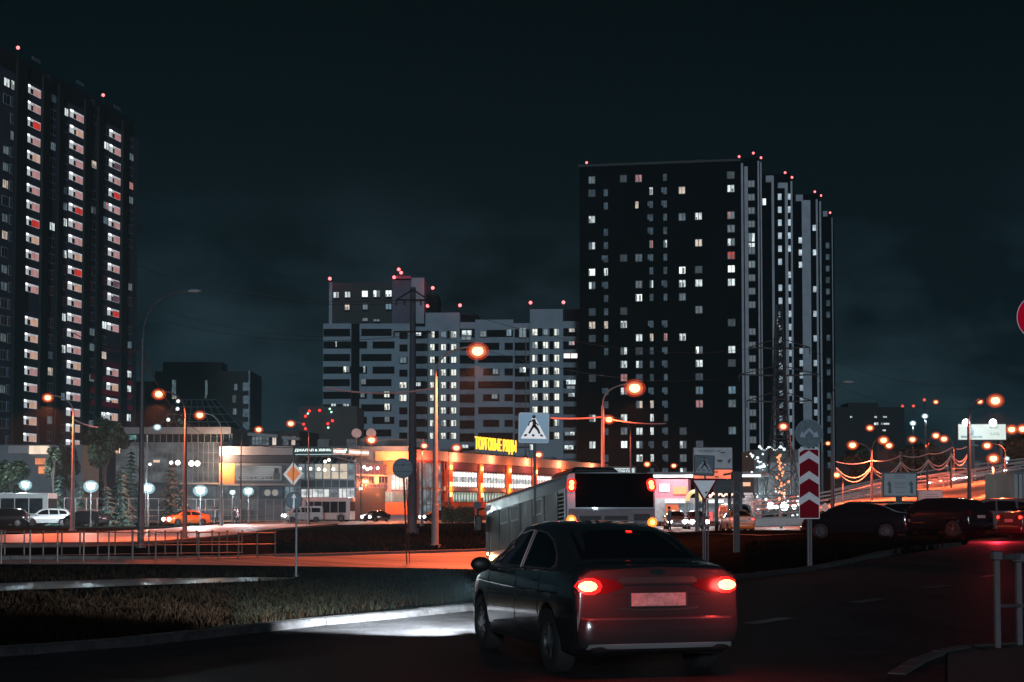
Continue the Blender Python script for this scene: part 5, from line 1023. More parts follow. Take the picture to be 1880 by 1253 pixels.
for a in [(364, 163, 'person in a cream hooded coat passing behind the far orange taxi', 0, .25, 1, True), (375, 165, 'person in a dark coat right behind the cream-coated one', 1, .3, 1), (394, 166, 'person in a grey coat walking left of the pink lamp pole', 2, .32, -1), (398, 168, 'person in a teal coat half behind the grey-coated one', 3, .2, -1), (431, 165, 'person in a dark blue coat below the smallest park lamp', 1, .28, 1), (436, 166, 'person in a pale coat next to the dark blue coated one', 4, .22, 1), (1229, 112, 'person in dark clothes at the left end of the filling station front', 2, .1, 1)]: person(*a)
# ------------------------------------------------------------ overpass on the right
RD = ASPH_OLD; RAILW = mat('guard_rail', (.40, .36, .36), .45, noise=.15, nscale=1)
def sheet_pts(A, B, name, m, n=30, th=.35):
    """a sloping road deck between two edge lines given as world points"""
    mb = MB(); 
    def ln(P, s_):
        k = min(int(s_*(len(P)-1)), len(P)-2); f = s_*(len(P)-1)-k; return P[k].lerp(P[k+1], f)
    for i in range(n):
        a0, a1, b0, b1 = ln(A, i/n), ln(A, (i+1)/n), ln(B, i/n), ln(B, (i+1)/n); d = Vector((0, 0, th)); mb.corners([a0-d, a1-d, b1-d, b0-d, a0, a1, b1, b0])
    return struct(name, mb, m)
A = [at(1500, 955, 104), at(1560, 934, 106), at(1700, 932, 108), at(1790, 925, 110), at(1885, 893, 112), at(1960, 868, 114)]
B = [at(1500, 928, 150), at(1560, 917, 152), at(1640, 902, 155), at(1732, 894, 158), at(1885, 866, 166), at(1960, 850, 170)]
sheet_pts(A, B, 'ramp_road', mat('ramp_asphalt', (.36, .30, .26), .7, noise=.2, nscale=.5), th=.5)
A2 = [at(1530, 925, 156), at(1640, 898, 162), at(1740, 885, 166), at(1885, 861, 176), at(1960, 847, 180)]; B2 = [at(1530, 915, 205), at(1640, 890, 212), at(1740, 874, 216), at(1885, 856, 228), at(1960, 842, 230)]
sheet_pts(A2, B2, 'overpass_road', RD, th=.6)
def guard(P, label, hs=(.45, .85), m=None, step=4, r=.09):
    t = thing('guard_rail', P[0], label, 'guard rail')
    for h in hs: mb = MB(); mb.tube([p+Vector((0, 0, h)) for p in P], r, 6); build('rail', mb, m or RAILW, t, w=True)
    mb = MB(); n = 0
    for a, b in zip(P, P[1:]):
        for k in range(max(1, int((b-a).length/step))): p = a.lerp(b, k/max(1, int((b-a).length/step))); q = MB(); q.box(p.x-.05, p.x+.05, p.y-.05, p.y+.05, p.z-.3, p.z+hs[-1]); n += 1; 
        
        for k in range(max(1, int((b-a).length/step))):
            if n < 90: p = a.lerp(b, k/max(1, int((b-a).length/step))); q = MB(); q.box(p.x-.05, p.x+.05, p.y-.05, p.y+.05, p.z-.3, p.z+hs[-1]); build('post', q, m or RAILW, t, w=True)
    return t
guard(B, 'double guard rail between the orange ramp and the overpass lanes', (.4, .75, 1.1)); guard(A2[0:], 'lower guard rail along the near side of the overpass lanes', (.45, .9)); guard(B2, 'far white parapet rail of the overpass', (.5, 1.1), r=.12)
guard([A[0], A[1], at(1700, 933, 108)], 'low rail at the foot of the ramp behind the parked sedan', (.4,), m=DSTEEL)
t = thing('ramp_girder', A[3], 'dark sloping girder fence under the orange ramp behind the white hatchback', 'girder'); P = [at(1770, 934, 109), at(1885, 897, 111), at(1960, 872, 112)]; mb = MB(); mb.tube([p+Vector((0, -.1, -.1)) for p in P], .12, 6); build('rail', mb, mat('pale_girder', (.35, .37, .38), .5), t, w=True)
mb = MB(); P2 = [p+Vector((0, -.1, -.7)) for p in P]; mb.tube(P2, .10, 6); build('rail', mb, MATS['pale_girder'], t, w=True); mb = MB()
for k in range(24): p = P[0].lerp(P[1], k/20) ; mb.tube([p+Vector((0, -.1, 0)), p+Vector((.12, -.1, -.8))], .035, 4)
build('bars', mb, DSTEEL, t, w=True)
# embankment under the lanes
mb = MB(); q = [p.copy() for p in A]; 
vs = []
for p in A+[Vector((at(1960, 900, 230).x, 230, 4))]: vs += [(p.x, p.y, p.z-.45), (p.x, p.y-1.5, -.1)]
mb.add(vs, [(2*i, 2*i+1, 2*i+3, 2*i+2) for i in range(len(vs)//2-1)]); struct('embankment', mb, SOIL)
# approach railings left of the chevron board
for i, (a, b, D, lb) in enumerate([((1385, 947), (1520, 935), 118, 'near crash barrier rising towards the chevron board'), ((1380, 938), (1470, 925), 135, 'far crash barrier under the lattice pylon')]):
    P = [at(*a, D), at(*b, D+6)]; guard(P, lb, (0, .35, .7), step=2.5, r=.06)
t = thing('bridge_railing', (at(1376, 935, 112).x, 112, 0), 'white barred railing low behind the taxi and the chevron post', 'railing'); mb = MB(); a, b = at(1385, 952, 112), at(1500, 948, 113)
for k in range(40): p = a.lerp(b, k/39); mb.box(p.x-.05, p.x+.05, p.y-.04, p.y+.04, p.z-.55, p.z)
build('bars', mb, RAILW, t, w=True); mb = MB(); mb.tube([a, b], .07, 6); mb.tube([a-Vector((0, 0, .6)), b-Vector((0, 0, .6))], .07, 6); build('rail', mb, RAILW, t, w=True)
t = thing('bridge_railing', (at(1560, 935, 148).x, 148, 0), 'teal-lit barred railing beside the small diamond sign on the overpass approach', 'railing'); mb = MB(); a, b = at(1535, 912, 148), at(1618, 896, 150)
for k in range(32): p = a.lerp(b, k/31); mb.box(p.x-.04, p.x+.04, p.y-.04, p.y+.04, p.z-1.0, p.z)
build('bars', mb, RAILW, t, w=True); mb = MB(); mb.tube([a, b], .08, 6); build('rail', mb, RAILW, t, w=True)

# ------------------------------------------------------------ pylons, masts and wires
def pylon(px, D, ty, wb, label, arms, m=None):
    top = at(px, ty, D); x = top.x; z1 = top.z; t = thing('lattice_pylon', (x, D, 0), label, 'pylon'); W0 = wb/2*D/FPX; mm = m or mat('pylon_steel', (.035, .045, .05), .5); zk = z1*.42; Wk = W0*.33; Wt = .25
    def wid(z): return W0+(Wk-W0)*z/zk if z < zk else Wk+(Wt-Wk)*(z-zk)/(z1-zk)
    cor = lambda z: [Vector((x+sx*wid(z), D+sy*wid(z), z)) for sx, sy in ((-1, -1), (1, -1), (1, 1), (-1, 1))]
    for i in range(4): mb = MB(); mb.tube([cor(0)[i], cor(zk)[i], cor(z1)[i]], .075, 4); build('leg', mb, mm, t, w=True)
    mb = MB(); z = 0
    while z < z1-.6:
        h = max(.9, wid(z)*1.35); z2 = min(z1, z+h); a, b = cor(z), cor(z2)
        for i in range(4): j = (i+1) % 4; mb.tube([a[i], b[j]], .045, 4); mb.tube([a[j], b[i]], .045, 4); mb.tube([b[i], b[j]], .04, 4)
        z = z2
    build('bracing', mb, mm, t, w=True); ends = []
    for (ay, hw) in arms:
        z = at(px, ay, D).z; w = hw*D/FPX; mb = MB()
        for s_ in (-1, 1):
            for sy in (-1, 1): mb.tube([(x+s_*wid(z), D+sy*wid(z), z), (x+s_*w, D, z+.1)], .05, 4)
            mb.tube([(x+s_*wid(z), D, z+.9), (x+s_*w, D, z+.1)], .05, 4); mb.tube([(x+s_*w, D, z+.1), (x+s_*w, D, z-.6)], .05, 5); ends.append(Vector((x+s_*w, D, z-.6)))
        build('crossarm', mb, mm, t, w=True)
    return ends
E1 = pylon(1430, 150, 560, 82, 'dark lattice power pylon in front of the receding side of the black tower', [(640, 56), (690, 74), (738, 60)])
def wire(P, sag, label, r=.022, m=None, cat='overhead wire', group=None, name='overhead_wire'):
    a, b = P; t = None; mb = MB(); n = 18; pts = [a.lerp(b, i/n)-Vector((0, 0, sag*4*(i/n)*(1-i/n))) for i in range(n+1)]; mb.tube(pts, r, 5)
    o = build(name, mb, m or DSTEEL, None, smooth=True); tag(o, label, cat, group); return o
# power mast in front of the grey block
D = 98; x = at(757, 935, D).x; t = thing('power_mast', (x, D, 0), 'thick dark power mast with an arrowhead crossarm before the grey block', 'power mast'); MM = mat('mast_concrete', (.045, .055, .07), .8, noise=.3, nscale=2)
z1 = at(757, 528, D).z; mb = MB(); mb.tube([(x, D, 0), (x, D, z1)], [.30, .17], 12); mb.tube([(x, D, 0), (x, D, .4)], .42, 12); build('pole', mb, MM, t, w=True, smooth=True)
mb = MB()
for y0, hw in ((552, 30), (610, 34)):
    z = at(757, y0, D).z; w = hw*D/FPX; mb.tube([(x-w, D-.2, z), (x+w, D-.2, z)], .06, 6)
    if y0 < 600:
        for s_ in (-1, 1): mb.tube([(x, D-.2, at(757, 533, D).z), (x+s_*w, D-.2, z)], .055, 6)
    for s_ in (-1, -.5, .5, 1): mb.tube([(x+s_*w, D-.2, z), (x+s_*w, D-.2, z-.35)], .05, 6)
build('crossarm', mb, DSTEEL, t, w=True)
GW = 'thin dark overhead wires across the sky'
for i, (a, b, sag) in enumerate([((250, 470, 120), (728, 552, 98), 1.2), ((250, 486, 120), (786, 552, 98), 1.3), ((245, 548, 120), (724, 612, 98), 1.2), ((245, 573, 120), (790, 612, 98), 1.2), ((786, 554, 98), (1380, 640, 148), 1.5), ((790, 612, 98), (1365, 690, 148), 1.5), ((1486, 641, 150), (1890, 690, 140), 2.0), ((1500, 691, 150), (1890, 730, 140), 2.0)]):
    wire((at(*a), at(*b)), sag, 'thin dark overhead wire crossing the sky between the masts', .018, None, group=GW)
CB = mat('red_lit_cable', (.55, .35, .35), .5)  # red lamplight tinted into the cable colour
wire((at(600, 712, 75), at(797, 713, 70.2)), .25, 'red-lit slack cable ending at the tall lamp before the grey block', .045, CB, 'cable', name='cable')
wire((at(1012, 768, 75), at(1106, 766, 72)), .05, 'red-lit cable reaching the big-flared lamp from the left, by the crossing sign', .035, CB, 'cable', name='cable'); wire((at(1108, 768, 72), at(1222, 778, 76)), .1, 'red-lit cable leaving the big-flared lamp to the right', .03, CB, 'cable', name='cable')
wire((at(262, 640, 66), at(136, 612, 70)), .3, 'dark wire running left from the tallest dark pole', .02, name='cable', cat='cable'); wire((at(262, 648, 66), at(341, 768, 84)), .5, 'dark wire from the tallest dark pole down to the next lamp pole', .02, name='cable', cat='cable')
wire((at(341, 776, 84), at(407, 800, 150)), .4, 'thin dark wire between two lamp poles in front of the pyramid roof', .02, name='cable', cat='cable'); wire((at(137, 771, 115), at(180, 785, 115)), .1, 'short red-lit bracket wire on the lamp pole before the left tower', .05, CB, 'cable', name='cable'); wire((at(407, 800, 150), at(567, 818, 160)), .6, 'thin dark wire over the upper storey windows of the shopping centre', .03, name='cable', cat='cable')
# contact wires of the overpass
OW = mat('lit_wire', (.55, .50, .50), .5); pts = [(1535, 848, 128), (1600, 846, 130), (1654, 836, 138), (1704, 833, 146), (1747, 822, 150), (1778, 818, 152)]
for i in range(len(pts)-1):
    for q, sg in ((0, .25), (11, .9), (14, 1.1)):
        a, b = pts[i], pts[i+1]; wire((at(a[0], a[1]+q, a[2]), at(b[0], b[1]+q, b[2])), sg, 'pale sagging contact wire between the overpass poles', .045, OW, group='contact wires between the overpass poles')
for i, (px, D, ty, lb) in enumerate([(1654.5, 138, 830, 'slim pink-topped contact wire pole right of the framed notice board'), (1703.5, 146, 822, 'slim contact wire pole left of the traffic on the overpass'), (1747, 150, 818, 'slim pink-topped contact wire pole before the black-poled lamp'), (1789, 200, 812, 'thin pole under the lit billboard')]):
    x = at(px, 935, D).x; t = thing('contact_pole', (x, D, 0), lb, 'wire pole'); mb = MB(); mb.tube([(x, D, 0), (x, D, at(px, ty, D).z)], .10, 8); build('pole', mb, POLE, t, w=True); mb = MB(); z = at(px, ty+6, D).z; mb.tube([(x-.6, D, z), (x+.6, D, z)], .05, 5); build('crossarm', mb, POLE, t, w=True)
# garlands on a bare tree near the pylon
t = thing('garland_tree', (at(1434, 935, 128).x, 128, 0), 'bare tree hung with orange and white bulbs in front of the pylon', 'lit tree'); rnd = random.Random(9); x = at(1434, 935, 128).x; mb = MB(); mb.tube([(x, 128, 0), (x, 128, 4.5)], [.15, .04], 6)
for i in range(14): a = rnd.random()*6.28; z = 1.2+i*.23; mb.tube([(x, 128, z), (x+cos(a)*1.1, 128+sin(a)*1.1, z+.8)], [.05, .015], 4)
build('trunk', mb, BARK, t, w=True); gb = Parts('orange_bulb', em('garland_orange', S(255, 150, 100), 1.8), t); gw = Parts('white_bulb', em('garland_white', S(225, 240, 245), 1.7), t)
for i in range(34): p = at(1434+rnd.gauss(0, 4.2), 835+i*2.6, 128+rnd.uniform(-1, 1)); gb.new().ball(p, rnd.uniform(.06, .13), 6)
gb.done()
for i in range(60):
    if i < 14: p = at(1398+i*3.2, 824+3*sin(i), 129)
    elif i < 34: p = at(1384+rnd.gauss(8, 9), 845+rnd.gauss(0, 12), 128.5)
    else: p = at(1385+rnd.uniform(0, 90), 918+rnd.gauss(0, 12), 128.5+rnd.uniform(0, 4))
    gw.new().ball(p, rnd.choice([.04, .06, .09, .13]), 6)
gw.done(); gl_ = Parts('flood_bulb', BW2, t)
for (px, py, r) in [(1415, 929, .3), (1440, 930, .36), (1425, 932, .2), (1470, 925, .25), (1458, 931, .2)]: gl_.new().ball(at(px, py, 127), r, 8)
gl_.done(); light('POINT', at(1430, 926, 126), 300, WC, t, .4)
mb = MB(); F = Fac(pl(1385, 150), pl(1475, 150)); t = thing('service_building', (at(1430, 935, 155).x, 155, 0), 'dim teal glazed service building behind the pylon foot', 'building'); F.pbox(mb, 1385, 826, 1476, 945, -8, 0); build('wall', mb, mat('teal_wall', (.06, .09, .095), .8, noise=.3, nscale=.6), t, w=True); glazing(F, t, 1392, 850, 1472, 935, 9, 5, em('teal_glow', S(90, 125, 130), .35, .8, scale=(.4, .4, .4)), o=.1)
light('POINT', at(1425, 905, 146), 350, WC, t, .4)
# ------------------------------------------------------------ vehicles
TYRE = mat('tyre', (.012, .012, .012), .85); RIM = mat('alloy', (.12, .12, .125), .35, metal=.7); CHROME = mat('chrome', (.6, .58, .58), .12, metal=1); PLASTIC = mat('black_plastic', (.010, .010, .011), .5)
def paint(name, c, metal=.4, rough=.28): return mat('paint_'+name, c, rough, metal=metal, coat=.9)
GLS = mat('car_glass', (.006, .007, .009), .03, spec=.7)
HL = em('headlight_glow', (.95, 1, 1), 22); HLO = mat('headlight_off', (.25, .26, .28), .08, spec=.9); TL = em('red_glow', (1, .36, .12), 6); TLR = em('tail_red', (1, .010, .010), 1.3); TLO = mat('tail_off', (.05, .004, .006), .2); TLF = em('tail_far', (1, .05, .03), 4)
def pchip(P):
    xs = [p[0] for p in P]; ys = [p[1] for p in P]; n = len(P); d = [(ys[i+1]-ys[i])/(xs[i+1]-xs[i]) for i in range(n-1)]; m = [d[0]]+[0 if d[i-1]*d[i] <= 0 else 2*d[i-1]*d[i]/(d[i-1]+d[i]) for i in range(1, n-1)]+[d[-1]]
    def f(x):
        if x <= xs[0]: return ys[0]
        if x >= xs[-1]: return ys[-1]
        i = max(k for k in range(n-1) if xs[k] <= x); h = xs[i+1]-xs[i]; t = (x-xs[i])/h
        return ys[i]*(2*t**3-3*t*t+1)+h*m[i]*(t**3-2*t*t+t)+ys[i+1]*(3*t*t-2*t**3)+h*m[i+1]*(t**3-t*t)
    return f
STY = {
 'sedan': dict(zb=[(-2.2, .34), (-2.17, .28), (-2.08, .24), (-1.9, .21), (1.8, .19), (2.1, .24), (2.2, .34)], w=[(-2.2, .66), (-2.185, .74), (-2.14, .79), (-2.0, .825), (-1.5, .85), (0, .85), (1.4, .85), (1.8, .80), (2.05, .70), (2.2, .46)],
   belt=[(-2.2, .50), (-2.185, .555), (-2.15, .575), (-2.128, .585), (-2.118, .90), (-2.09, .965), (-2.0, .985), (-1.5, .985), (0, .945), (1.0, .915), (1.6, .82), (2.0, .68), (2.2, .50)],
   roof=[(-2.2, .505), (-2.185, .56), (-2.15, .58), (-2.128, .59), (-2.118, .93), (-2.10, 1.03), (-2.0, 1.065), (-1.78, 1.085), (-1.62, 1.115), (-1.3, 1.25), (-.95, 1.38), (-.5, 1.45), (0, 1.47), (.35, 1.445), (.75, 1.32), (1.15, 1.12), (1.36, 1.02), (1.5, .985), (1.9, .86), (2.1, .72), (2.2, .52)],
   wr=[(-2.2, .55), (-2.1, .66), (-1.8, .70), (-1.5, .66), (-1.0, .585), (-.5, .56), (.4, .56), (1.0, .62), (1.4, .71), (1.8, .66), (2.2, .38)], ax=(-1.32, 1.30), wh=.315,
   win=[[(1.06, .985), (.72, 1.19), (.42, 1.315), (.1, 1.36), (-.06, 1.365), (-.12, .99)], [(-.20, .99), (-.14, 1.365), (-.5, 1.345), (-.85, 1.27), (-1.15, 1.14), (-1.30, 1.04), (-1.22, 1.0)]],
   rw=[(-1.60, .58), (-1.60, -.58), (-.98, -.50), (-.98, .50)], ws=[(1.27, .62), (1.27, -.62), (.56, -.50), (.56, .50)]),
 'suv': dict(zb=[(-2.2, .42), (-2.1, .30), (1.9, .28), (2.2, .42)], w=[(-2.2, .72), (-2.12, .86), (-1.8, .91), (1.6, .91), (2.0, .82), (2.2, .58)], belt=[(-2.2, .62), (-2.14, .70), (-2.10, .98), (-2.0, 1.06), (0, 1.02), (1.1, 1.0), (1.7, .92), (2.05, .78), (2.2, .62)],
   roof=[(-2.2, .64), (-2.14, .72), (-2.10, 1.02), (-2.0, 1.22), (-1.75, 1.50), (-1.5, 1.60), (-.5, 1.66), (.2, 1.65), (.6, 1.56), (1.2, 1.16), (1.35, 1.08), (1.8, 1.0), (2.08, .84), (2.2, .64)], wr=[(-2.2, .6), (-2.0, .66), (-1.5, .62), (.3, .62), (1.3, .76), (2.2, .5)], ax=(-1.35, 1.35), wh=.36,
   win=[[(1.02, 1.09), (.55, 1.42), (.2, 1.52), (-.06, 1.53), (-.12, 1.10)], [(-.2, 1.10), (-.14, 1.53), (-.9, 1.51), (-1.0, 1.12)], [(-1.1, 1.12), (-1.0, 1.50), (-1.5, 1.44), (-1.75, 1.25), (-1.7, 1.14)]], rw=[(-1.99, .56), (-1.99, -.56), (-1.68, -.52), (-1.68, .52)], ws=[(1.22, .64), (1.22, -.64), (.62, -.54), (.62, .54)]),
 'van': dict(zb=[(-2.4, .40), (-2.3, .28), (2.1, .28), (2.4, .42)], w=[(-2.4, .86), (-2.36, .94), (-2.2, .96), (1.8, .95), (2.2, .85), (2.4, .6)], belt=[(-2.4, .9), (-2.36, 1.1), (-2.2, 1.12), (1.4, 1.1), (2.0, .98), (2.4, .7)],
   roof=[(-2.4, 1.0), (-2.38, 1.75), (-2.3, 1.93), (-2.1, 1.98), (.6, 1.98), (1.1, 1.88), (1.75, 1.30), (1.95, 1.14), (2.25, 1.0), (2.4, .72)], wr=[(-2.4, .76), (.8, .74), (1.7, .80), (2.4, .5)], ax=(-1.5, 1.45), wh=.33,
   win=[[(1.5, 1.18), (1.05, 1.65), (.6, 1.72), (.45, 1.2)], [(.3, 1.2), (.35, 1.75), (-.8, 1.75), (-.8, 1.2)], [(-.95, 1.2), (-.95, 1.75), (-2.0, 1.72), (-2.0, 1.2)]], rw=None, ws=[(1.72, .70), (1.72, -.70), (1.12, -.66), (1.12, .66)])}
CARS = {}
def car(style, pname, heading_px=None):
    pass
def make_car(style, loc, rz, label, pm, cat='car', name='parked_car', group=None, lit='', detail=False, rxy=(0, 0)):
    s_ = STY[style]; t = thing(name, loc, label, cat, rz=rz, group=group); key = style
    if key not in CARS:
        fz, fw, fb, fr, fwr = (pchip(s_[k]) for k in ('zb', 'w', 'belt', 'roof', 'wr')); x0, x1 = s_['w'][0][0], s_['w'][-1][0]
        xs = sorted(set([p[0] for k in ('zb', 'w', 'belt', 'roof') for p in s_[k]]+[x0+(x1-x0)*i/56 for i in range(57)])); xs = [x for i, x in enumerate(xs) if i == 0 or x-xs[i-1] > .006]
        mb = MB(); vs = []; n = 22
        for x in xs:
            zb, w, b, r, wr = fz(x), fw(x), fb(x), fr(x), min(fwr(x), fw(x)-.06); q = min(1, max(0, (r-b)/.25)); rs = r-.045*q-.006
            H = [(0, zb), (w*.80, zb), (w*.955, zb+.05), (w*.995, zb+(b-zb)*.35), (w, zb+(b-zb)*.60), (w*.985, zb+(b-zb)*.84), (w*.955, b), (w*.915, b+.012*q+.002)]
            wi, zi = H[-1]; H += [(wi+(wr-wi)*.5, zi+(rs-zi)*.52), (wr, rs), (wr*.78, r-.010*q-.002), (0, r)]
            H = H[:]; ring = H+[(-y, z) for y, z in H[-2:0:-1]]; n = len(ring); vs += [(x, -y, z) for y, z in ring]
        fs = [(i*n+k, (i+1)*n+k, (i+1)*n+(k+1) % n, i*n+(k+1) % n) for i in range(len(xs)-1) for k in range(n)]+[tuple(range(n)), tuple((len(xs)-1)*n+k for k in range(n-1, -1, -1))]
        mb.add(vs, fs); o = build('tmp', mb, PLASTIC); bvh = BVHTree.FromPolygons([Vector(v) for v in vs], fs); cut = MB()
        for ax in s_['ax']:
            for sd in (-1, 1): cut.tube([(ax, sd*(fw(ax)-.27), s_['wh']+.005), (ax, sd*(fw(ax)+.15), s_['wh']+.005)], s_['wh']+.05, 28)
        c = build('tmpc', cut, PLASTIC); md = o.modifiers.new('b', 'BOOLEAN'); md.object = c; md.solver = 'EXACT'; md.operation = 'DIFFERENCE'
        dg = bpy.context.evaluated_depsgraph_get(); me = bpy.data.meshes.new_from_object(o.evaluated_get(dg)); me.name = 'body'; me.materials.clear(); me.materials.append(PLASTIC); me.polygons.foreach_set('use_smooth', [True]*len(me.polygons)); me.set_sharp_from_angle(angle=R(32)); bpy.data.objects.remove(o); bpy.data.objects.remove(c)
        CARS[key] = (me, bvh, fw)
    me, bvh, fw = CARS[key]; o = bpy.data.objects.new('body', me if not detail else me.copy()); col.objects.link(o); o.parent = t; o.material_slots[0].link = 'OBJECT'; o.material_slots[0].material = pm
    def patch(poly, axis, nm, m, off=.006, par=None, rings=3, trim=None, mb=None):
        pts = []; N_ = len(poly)
        for i in range(N_):
            a, b = poly[i], poly[(i+1) % N_]
            for k in range(5): pts.append((a[0]+(b[0]-a[0])*k/5, a[1]+(b[1]-a[1])*k/5))
        cx, cy = sum(p[0] for p in poly)/N_, sum(p[1] for p in poly)/N_
        def hit(u, v):
            if axis == 'L': o_, d = Vector((u, 3, v)), Vector((0, -1, 0))
            elif axis == 'R': o_, d = Vector((u, -3, v)), Vector((0, 1, 0))
            elif axis == 'B': o_, d = Vector((-4, u, v)), Vector((1, 0, 0))
            elif axis == 'F': o_, d = Vector((4, u, v)), Vector((-1, 0, 0))
            else: o_, d = Vector((u, v, 4)), Vector((0, 0, -1))
            h = bvh.ray_cast(o_, d)
            if h[0] is None: return None
            nn = h[1] if h[1].dot(d) < 0 else -h[1]; return h[0]+nn*off
        own = mb is None; mb = mb or MB(); R_ = []; c = hit(cx, cy)
        if c is None: return None
        for r in range(1, rings+1): R_.append([hit(cx+(p[0]-cx)*r/rings, cy+(p[1]-cy)*r/rings) or c for p in pts])
        vs = [c]+[p for r in R_ for p in r]; n = len(pts); fs = [(0, 1+k, 1+(k+1) % n) for k in range(n)]+[(1+r*n+k, 1+r*n+n+k, 1+r*n+n+(k+1) % n, 1+r*n+(k+1) % n) for r in range(rings-1) for k in range(n)]
        mb.add(vs, fs)
        if own:
            ob = build(nm, mb, m, par or t, smooth=60)
            if trim: tb = MB(); tb.tube(R_[-1]+[R_[-1][0]], trim[1], 6, cap=False); build('window_trim', tb, trim[0], ob, smooth=True)
            return ob
    tr = (mat('window_trim', (.30, .22, .22), .3, metal=.7), .009) if detail else None
    for sd in 'LR':
        for wn in s_['win']: patch(wn, sd, 'side_window', GLS, trim=tr)
    if s_['rw']: patch(s_['rw'], 'T', 'rear_window', GLS)
    else: patch([(-.6, 1.2), (.6, 1.2), (.6, 1.75), (-.6, 1.75)], 'B', 'rear_window', GLS)
    patch(s_['ws'], 'T', 'windscreen', GLS)
    for ax in s_['ax']:
        for sd in (-1, 1):
            r = s_['wh']; yc = sd*(fw(ax)-.115); st_ = 18 if not detail else 32
            wmb = MB(); prof = [(-.10, r*.62), (-.105, r*.88), (-.085, r*.98), (0, r), (.085, r*.98), (.105, r*.88), (.10, r*.62), (.02, r*.60)]; vs = [(ax+rr*cos(2*pi*k/st_), yc+y_, r+rr*sin(2*pi*k/st_)) for y_, rr in prof for k in range(st_)]
            wmb.add(vs, [(i*st_+k, (i+1)*st_+k, (i+1)*st_+(k+1) % st_, i*st_+(k+1) % st_) for i in range(len(prof)-1) for k in range(st_)]); wh = build('wheel', wmb, TYRE, t, smooth=True)
            rb = MB(); yo = yc+sd*.075; rb.tube([(ax, yo-.02*sd, r), (ax, yo+.015*sd, r)], r*.14, 12)
            for k in range(7 if detail else 5):
                a = 2*pi*k/(7 if detail else 5)+.3; u = Vector((cos(a), 0, sin(a))); v = Vector((-sin(a), 0, cos(a))); c0 = Vector((ax, yo, r)); i0, i1 = c0+u*r*.1, c0+u*r*.60; e_ = Vector((0, .014*sd, 0)); w0, w1 = v*r*.09, v*r*.06
                rb.corners([i0-w0-e_, i1-w1-e_, i1+w1-e_, i0+w0-e_, i0-w0+e_, i1-w1+e_*.3, i1+w1+e_*.3, i0+w0+e_])
            for rr in (r*.63,):
                vs = [(ax+q*cos(2*pi*k/st_), yo+dy, r+q*sin(2*pi*k/st_)) for q, dy in ((rr, .01*sd), (rr-.025, .012*sd), (rr-.03, -.05*sd)) for k in range(st_)]; rb.add(vs, [(i*st_+k, (i+1)*st_+k, (i+1)*st_+(k+1) % st_, i*st_+(k+1) % st_) for i in range(2) for k in range(st_)])
            rb.tube([(ax, yc-.02*sd, r), (ax, yc-.01*sd, r)], r*.6, st_); build('rim', rb, RIM, wh, smooth=35)
    bz = {'sedan': .875, 'suv': 1.0, 'van': 1.0}[style]; fzz = {'sedan': .62, 'suv': .80, 'van': .80}[style]; wB = {'sedan': .66, 'suv': .70, 'van': .78}[style]
    for sd in (-1, 1):
        on = 'b' in lit
        if style == 'sedan':
            cl = patch([(sd*.80, .80), (sd*.80, .93), (sd*.62, .965), (sd*.40, .92), (sd*.34, .86), (sd*.52, .80)], 'B', 'tail_lamp', TLO)
            if on and cl: patch([(sd*(.690+.090*cos(a*pi/5)), .872+.050*sin(a*pi/5)) for a in range(10)], 'B', 'lit_lens', TL if detail else TLF, off=.014, par=cl); patch([(sd*(.675+.125*cos(a*pi/5)), .872+.082*sin(a*pi/5)) for a in range(10)], 'B', 'red_lens', TLR, off=.010, par=cl)
        else: patch([(sd*(wB+.10), bz-.10), (sd*(wB+.10), bz+.12), (sd*(wB-.14), bz+.12), (sd*(wB-.10), bz-.10)], 'B', 'tail_lamp', TLF if on else TLO)
        hl = patch([(sd*(wB-.02), fzz-.05), (sd*(wB+.02), fzz+.06), (sd*(wB-.28), fzz+.05), (sd*(wB-.24), fzz-.06)], 'F', 'headlight', HL if 'f' in lit else HLO, off=.01)
        mz = {'sedan': .98, 'suv': 1.12, 'van': 1.25}[style]; mx = {'sedan': .86, 'suv': .85, 'van': 1.35}[style]; mb = MB(); mb.ball((mx, sd*(fw(0)+.10), mz), .115, 14, 0, (.55, 1.0, .72)); mb.tube([(mx, sd*(fw(0)-.08), mz-.06), (mx, sd*(fw(0)+.04), mz-.02)], .035, 6); build('side_mirror', mb, PLASTIC if detail else pm, t, smooth=True)
    if 'F' in lit:
        x = s_['w'][-1][0]
        for sd in (-1, 1):
            mb = MB(); mb.ball((x-.05, sd*wB*.9, fzz), .17, 8); build('headlight_flare_lens', mb, HL, t)
    patch([(-.27, bz-.19), (.27, bz-.19), (.27, bz-.07), (-.27, bz-.07)], 'B', 'number_plate', mat('plate_white', (.34, .26, .26), .5, noise=.35, nscale=16), off=.012)
    return t, patch
def veh(style, px0, px1, D, head, label, pm, **k):
    """head: heading in degrees left of straight away"""
    x = at((px0+px1)/2, 935, D).x; return make_car(style, (x, D, hz(x, D)+k.pop('dz', 0)), R(90+head), label, pm, **k)
GRAPH = paint('graphite', (.045, .042, .046), .45, .2); BLK = paint('black', (.010, .010, .012), .3, .16); WHT = paint('white', (.55, .54, .55), 0, .3); TAXI = paint('taxi_orange', (.70, .13, .008), 0, .35); GRYP = paint('grey', (.16, .15, .16), .4, .3); MAR = paint('maroon', (.05, .008, .012), .3, .3)
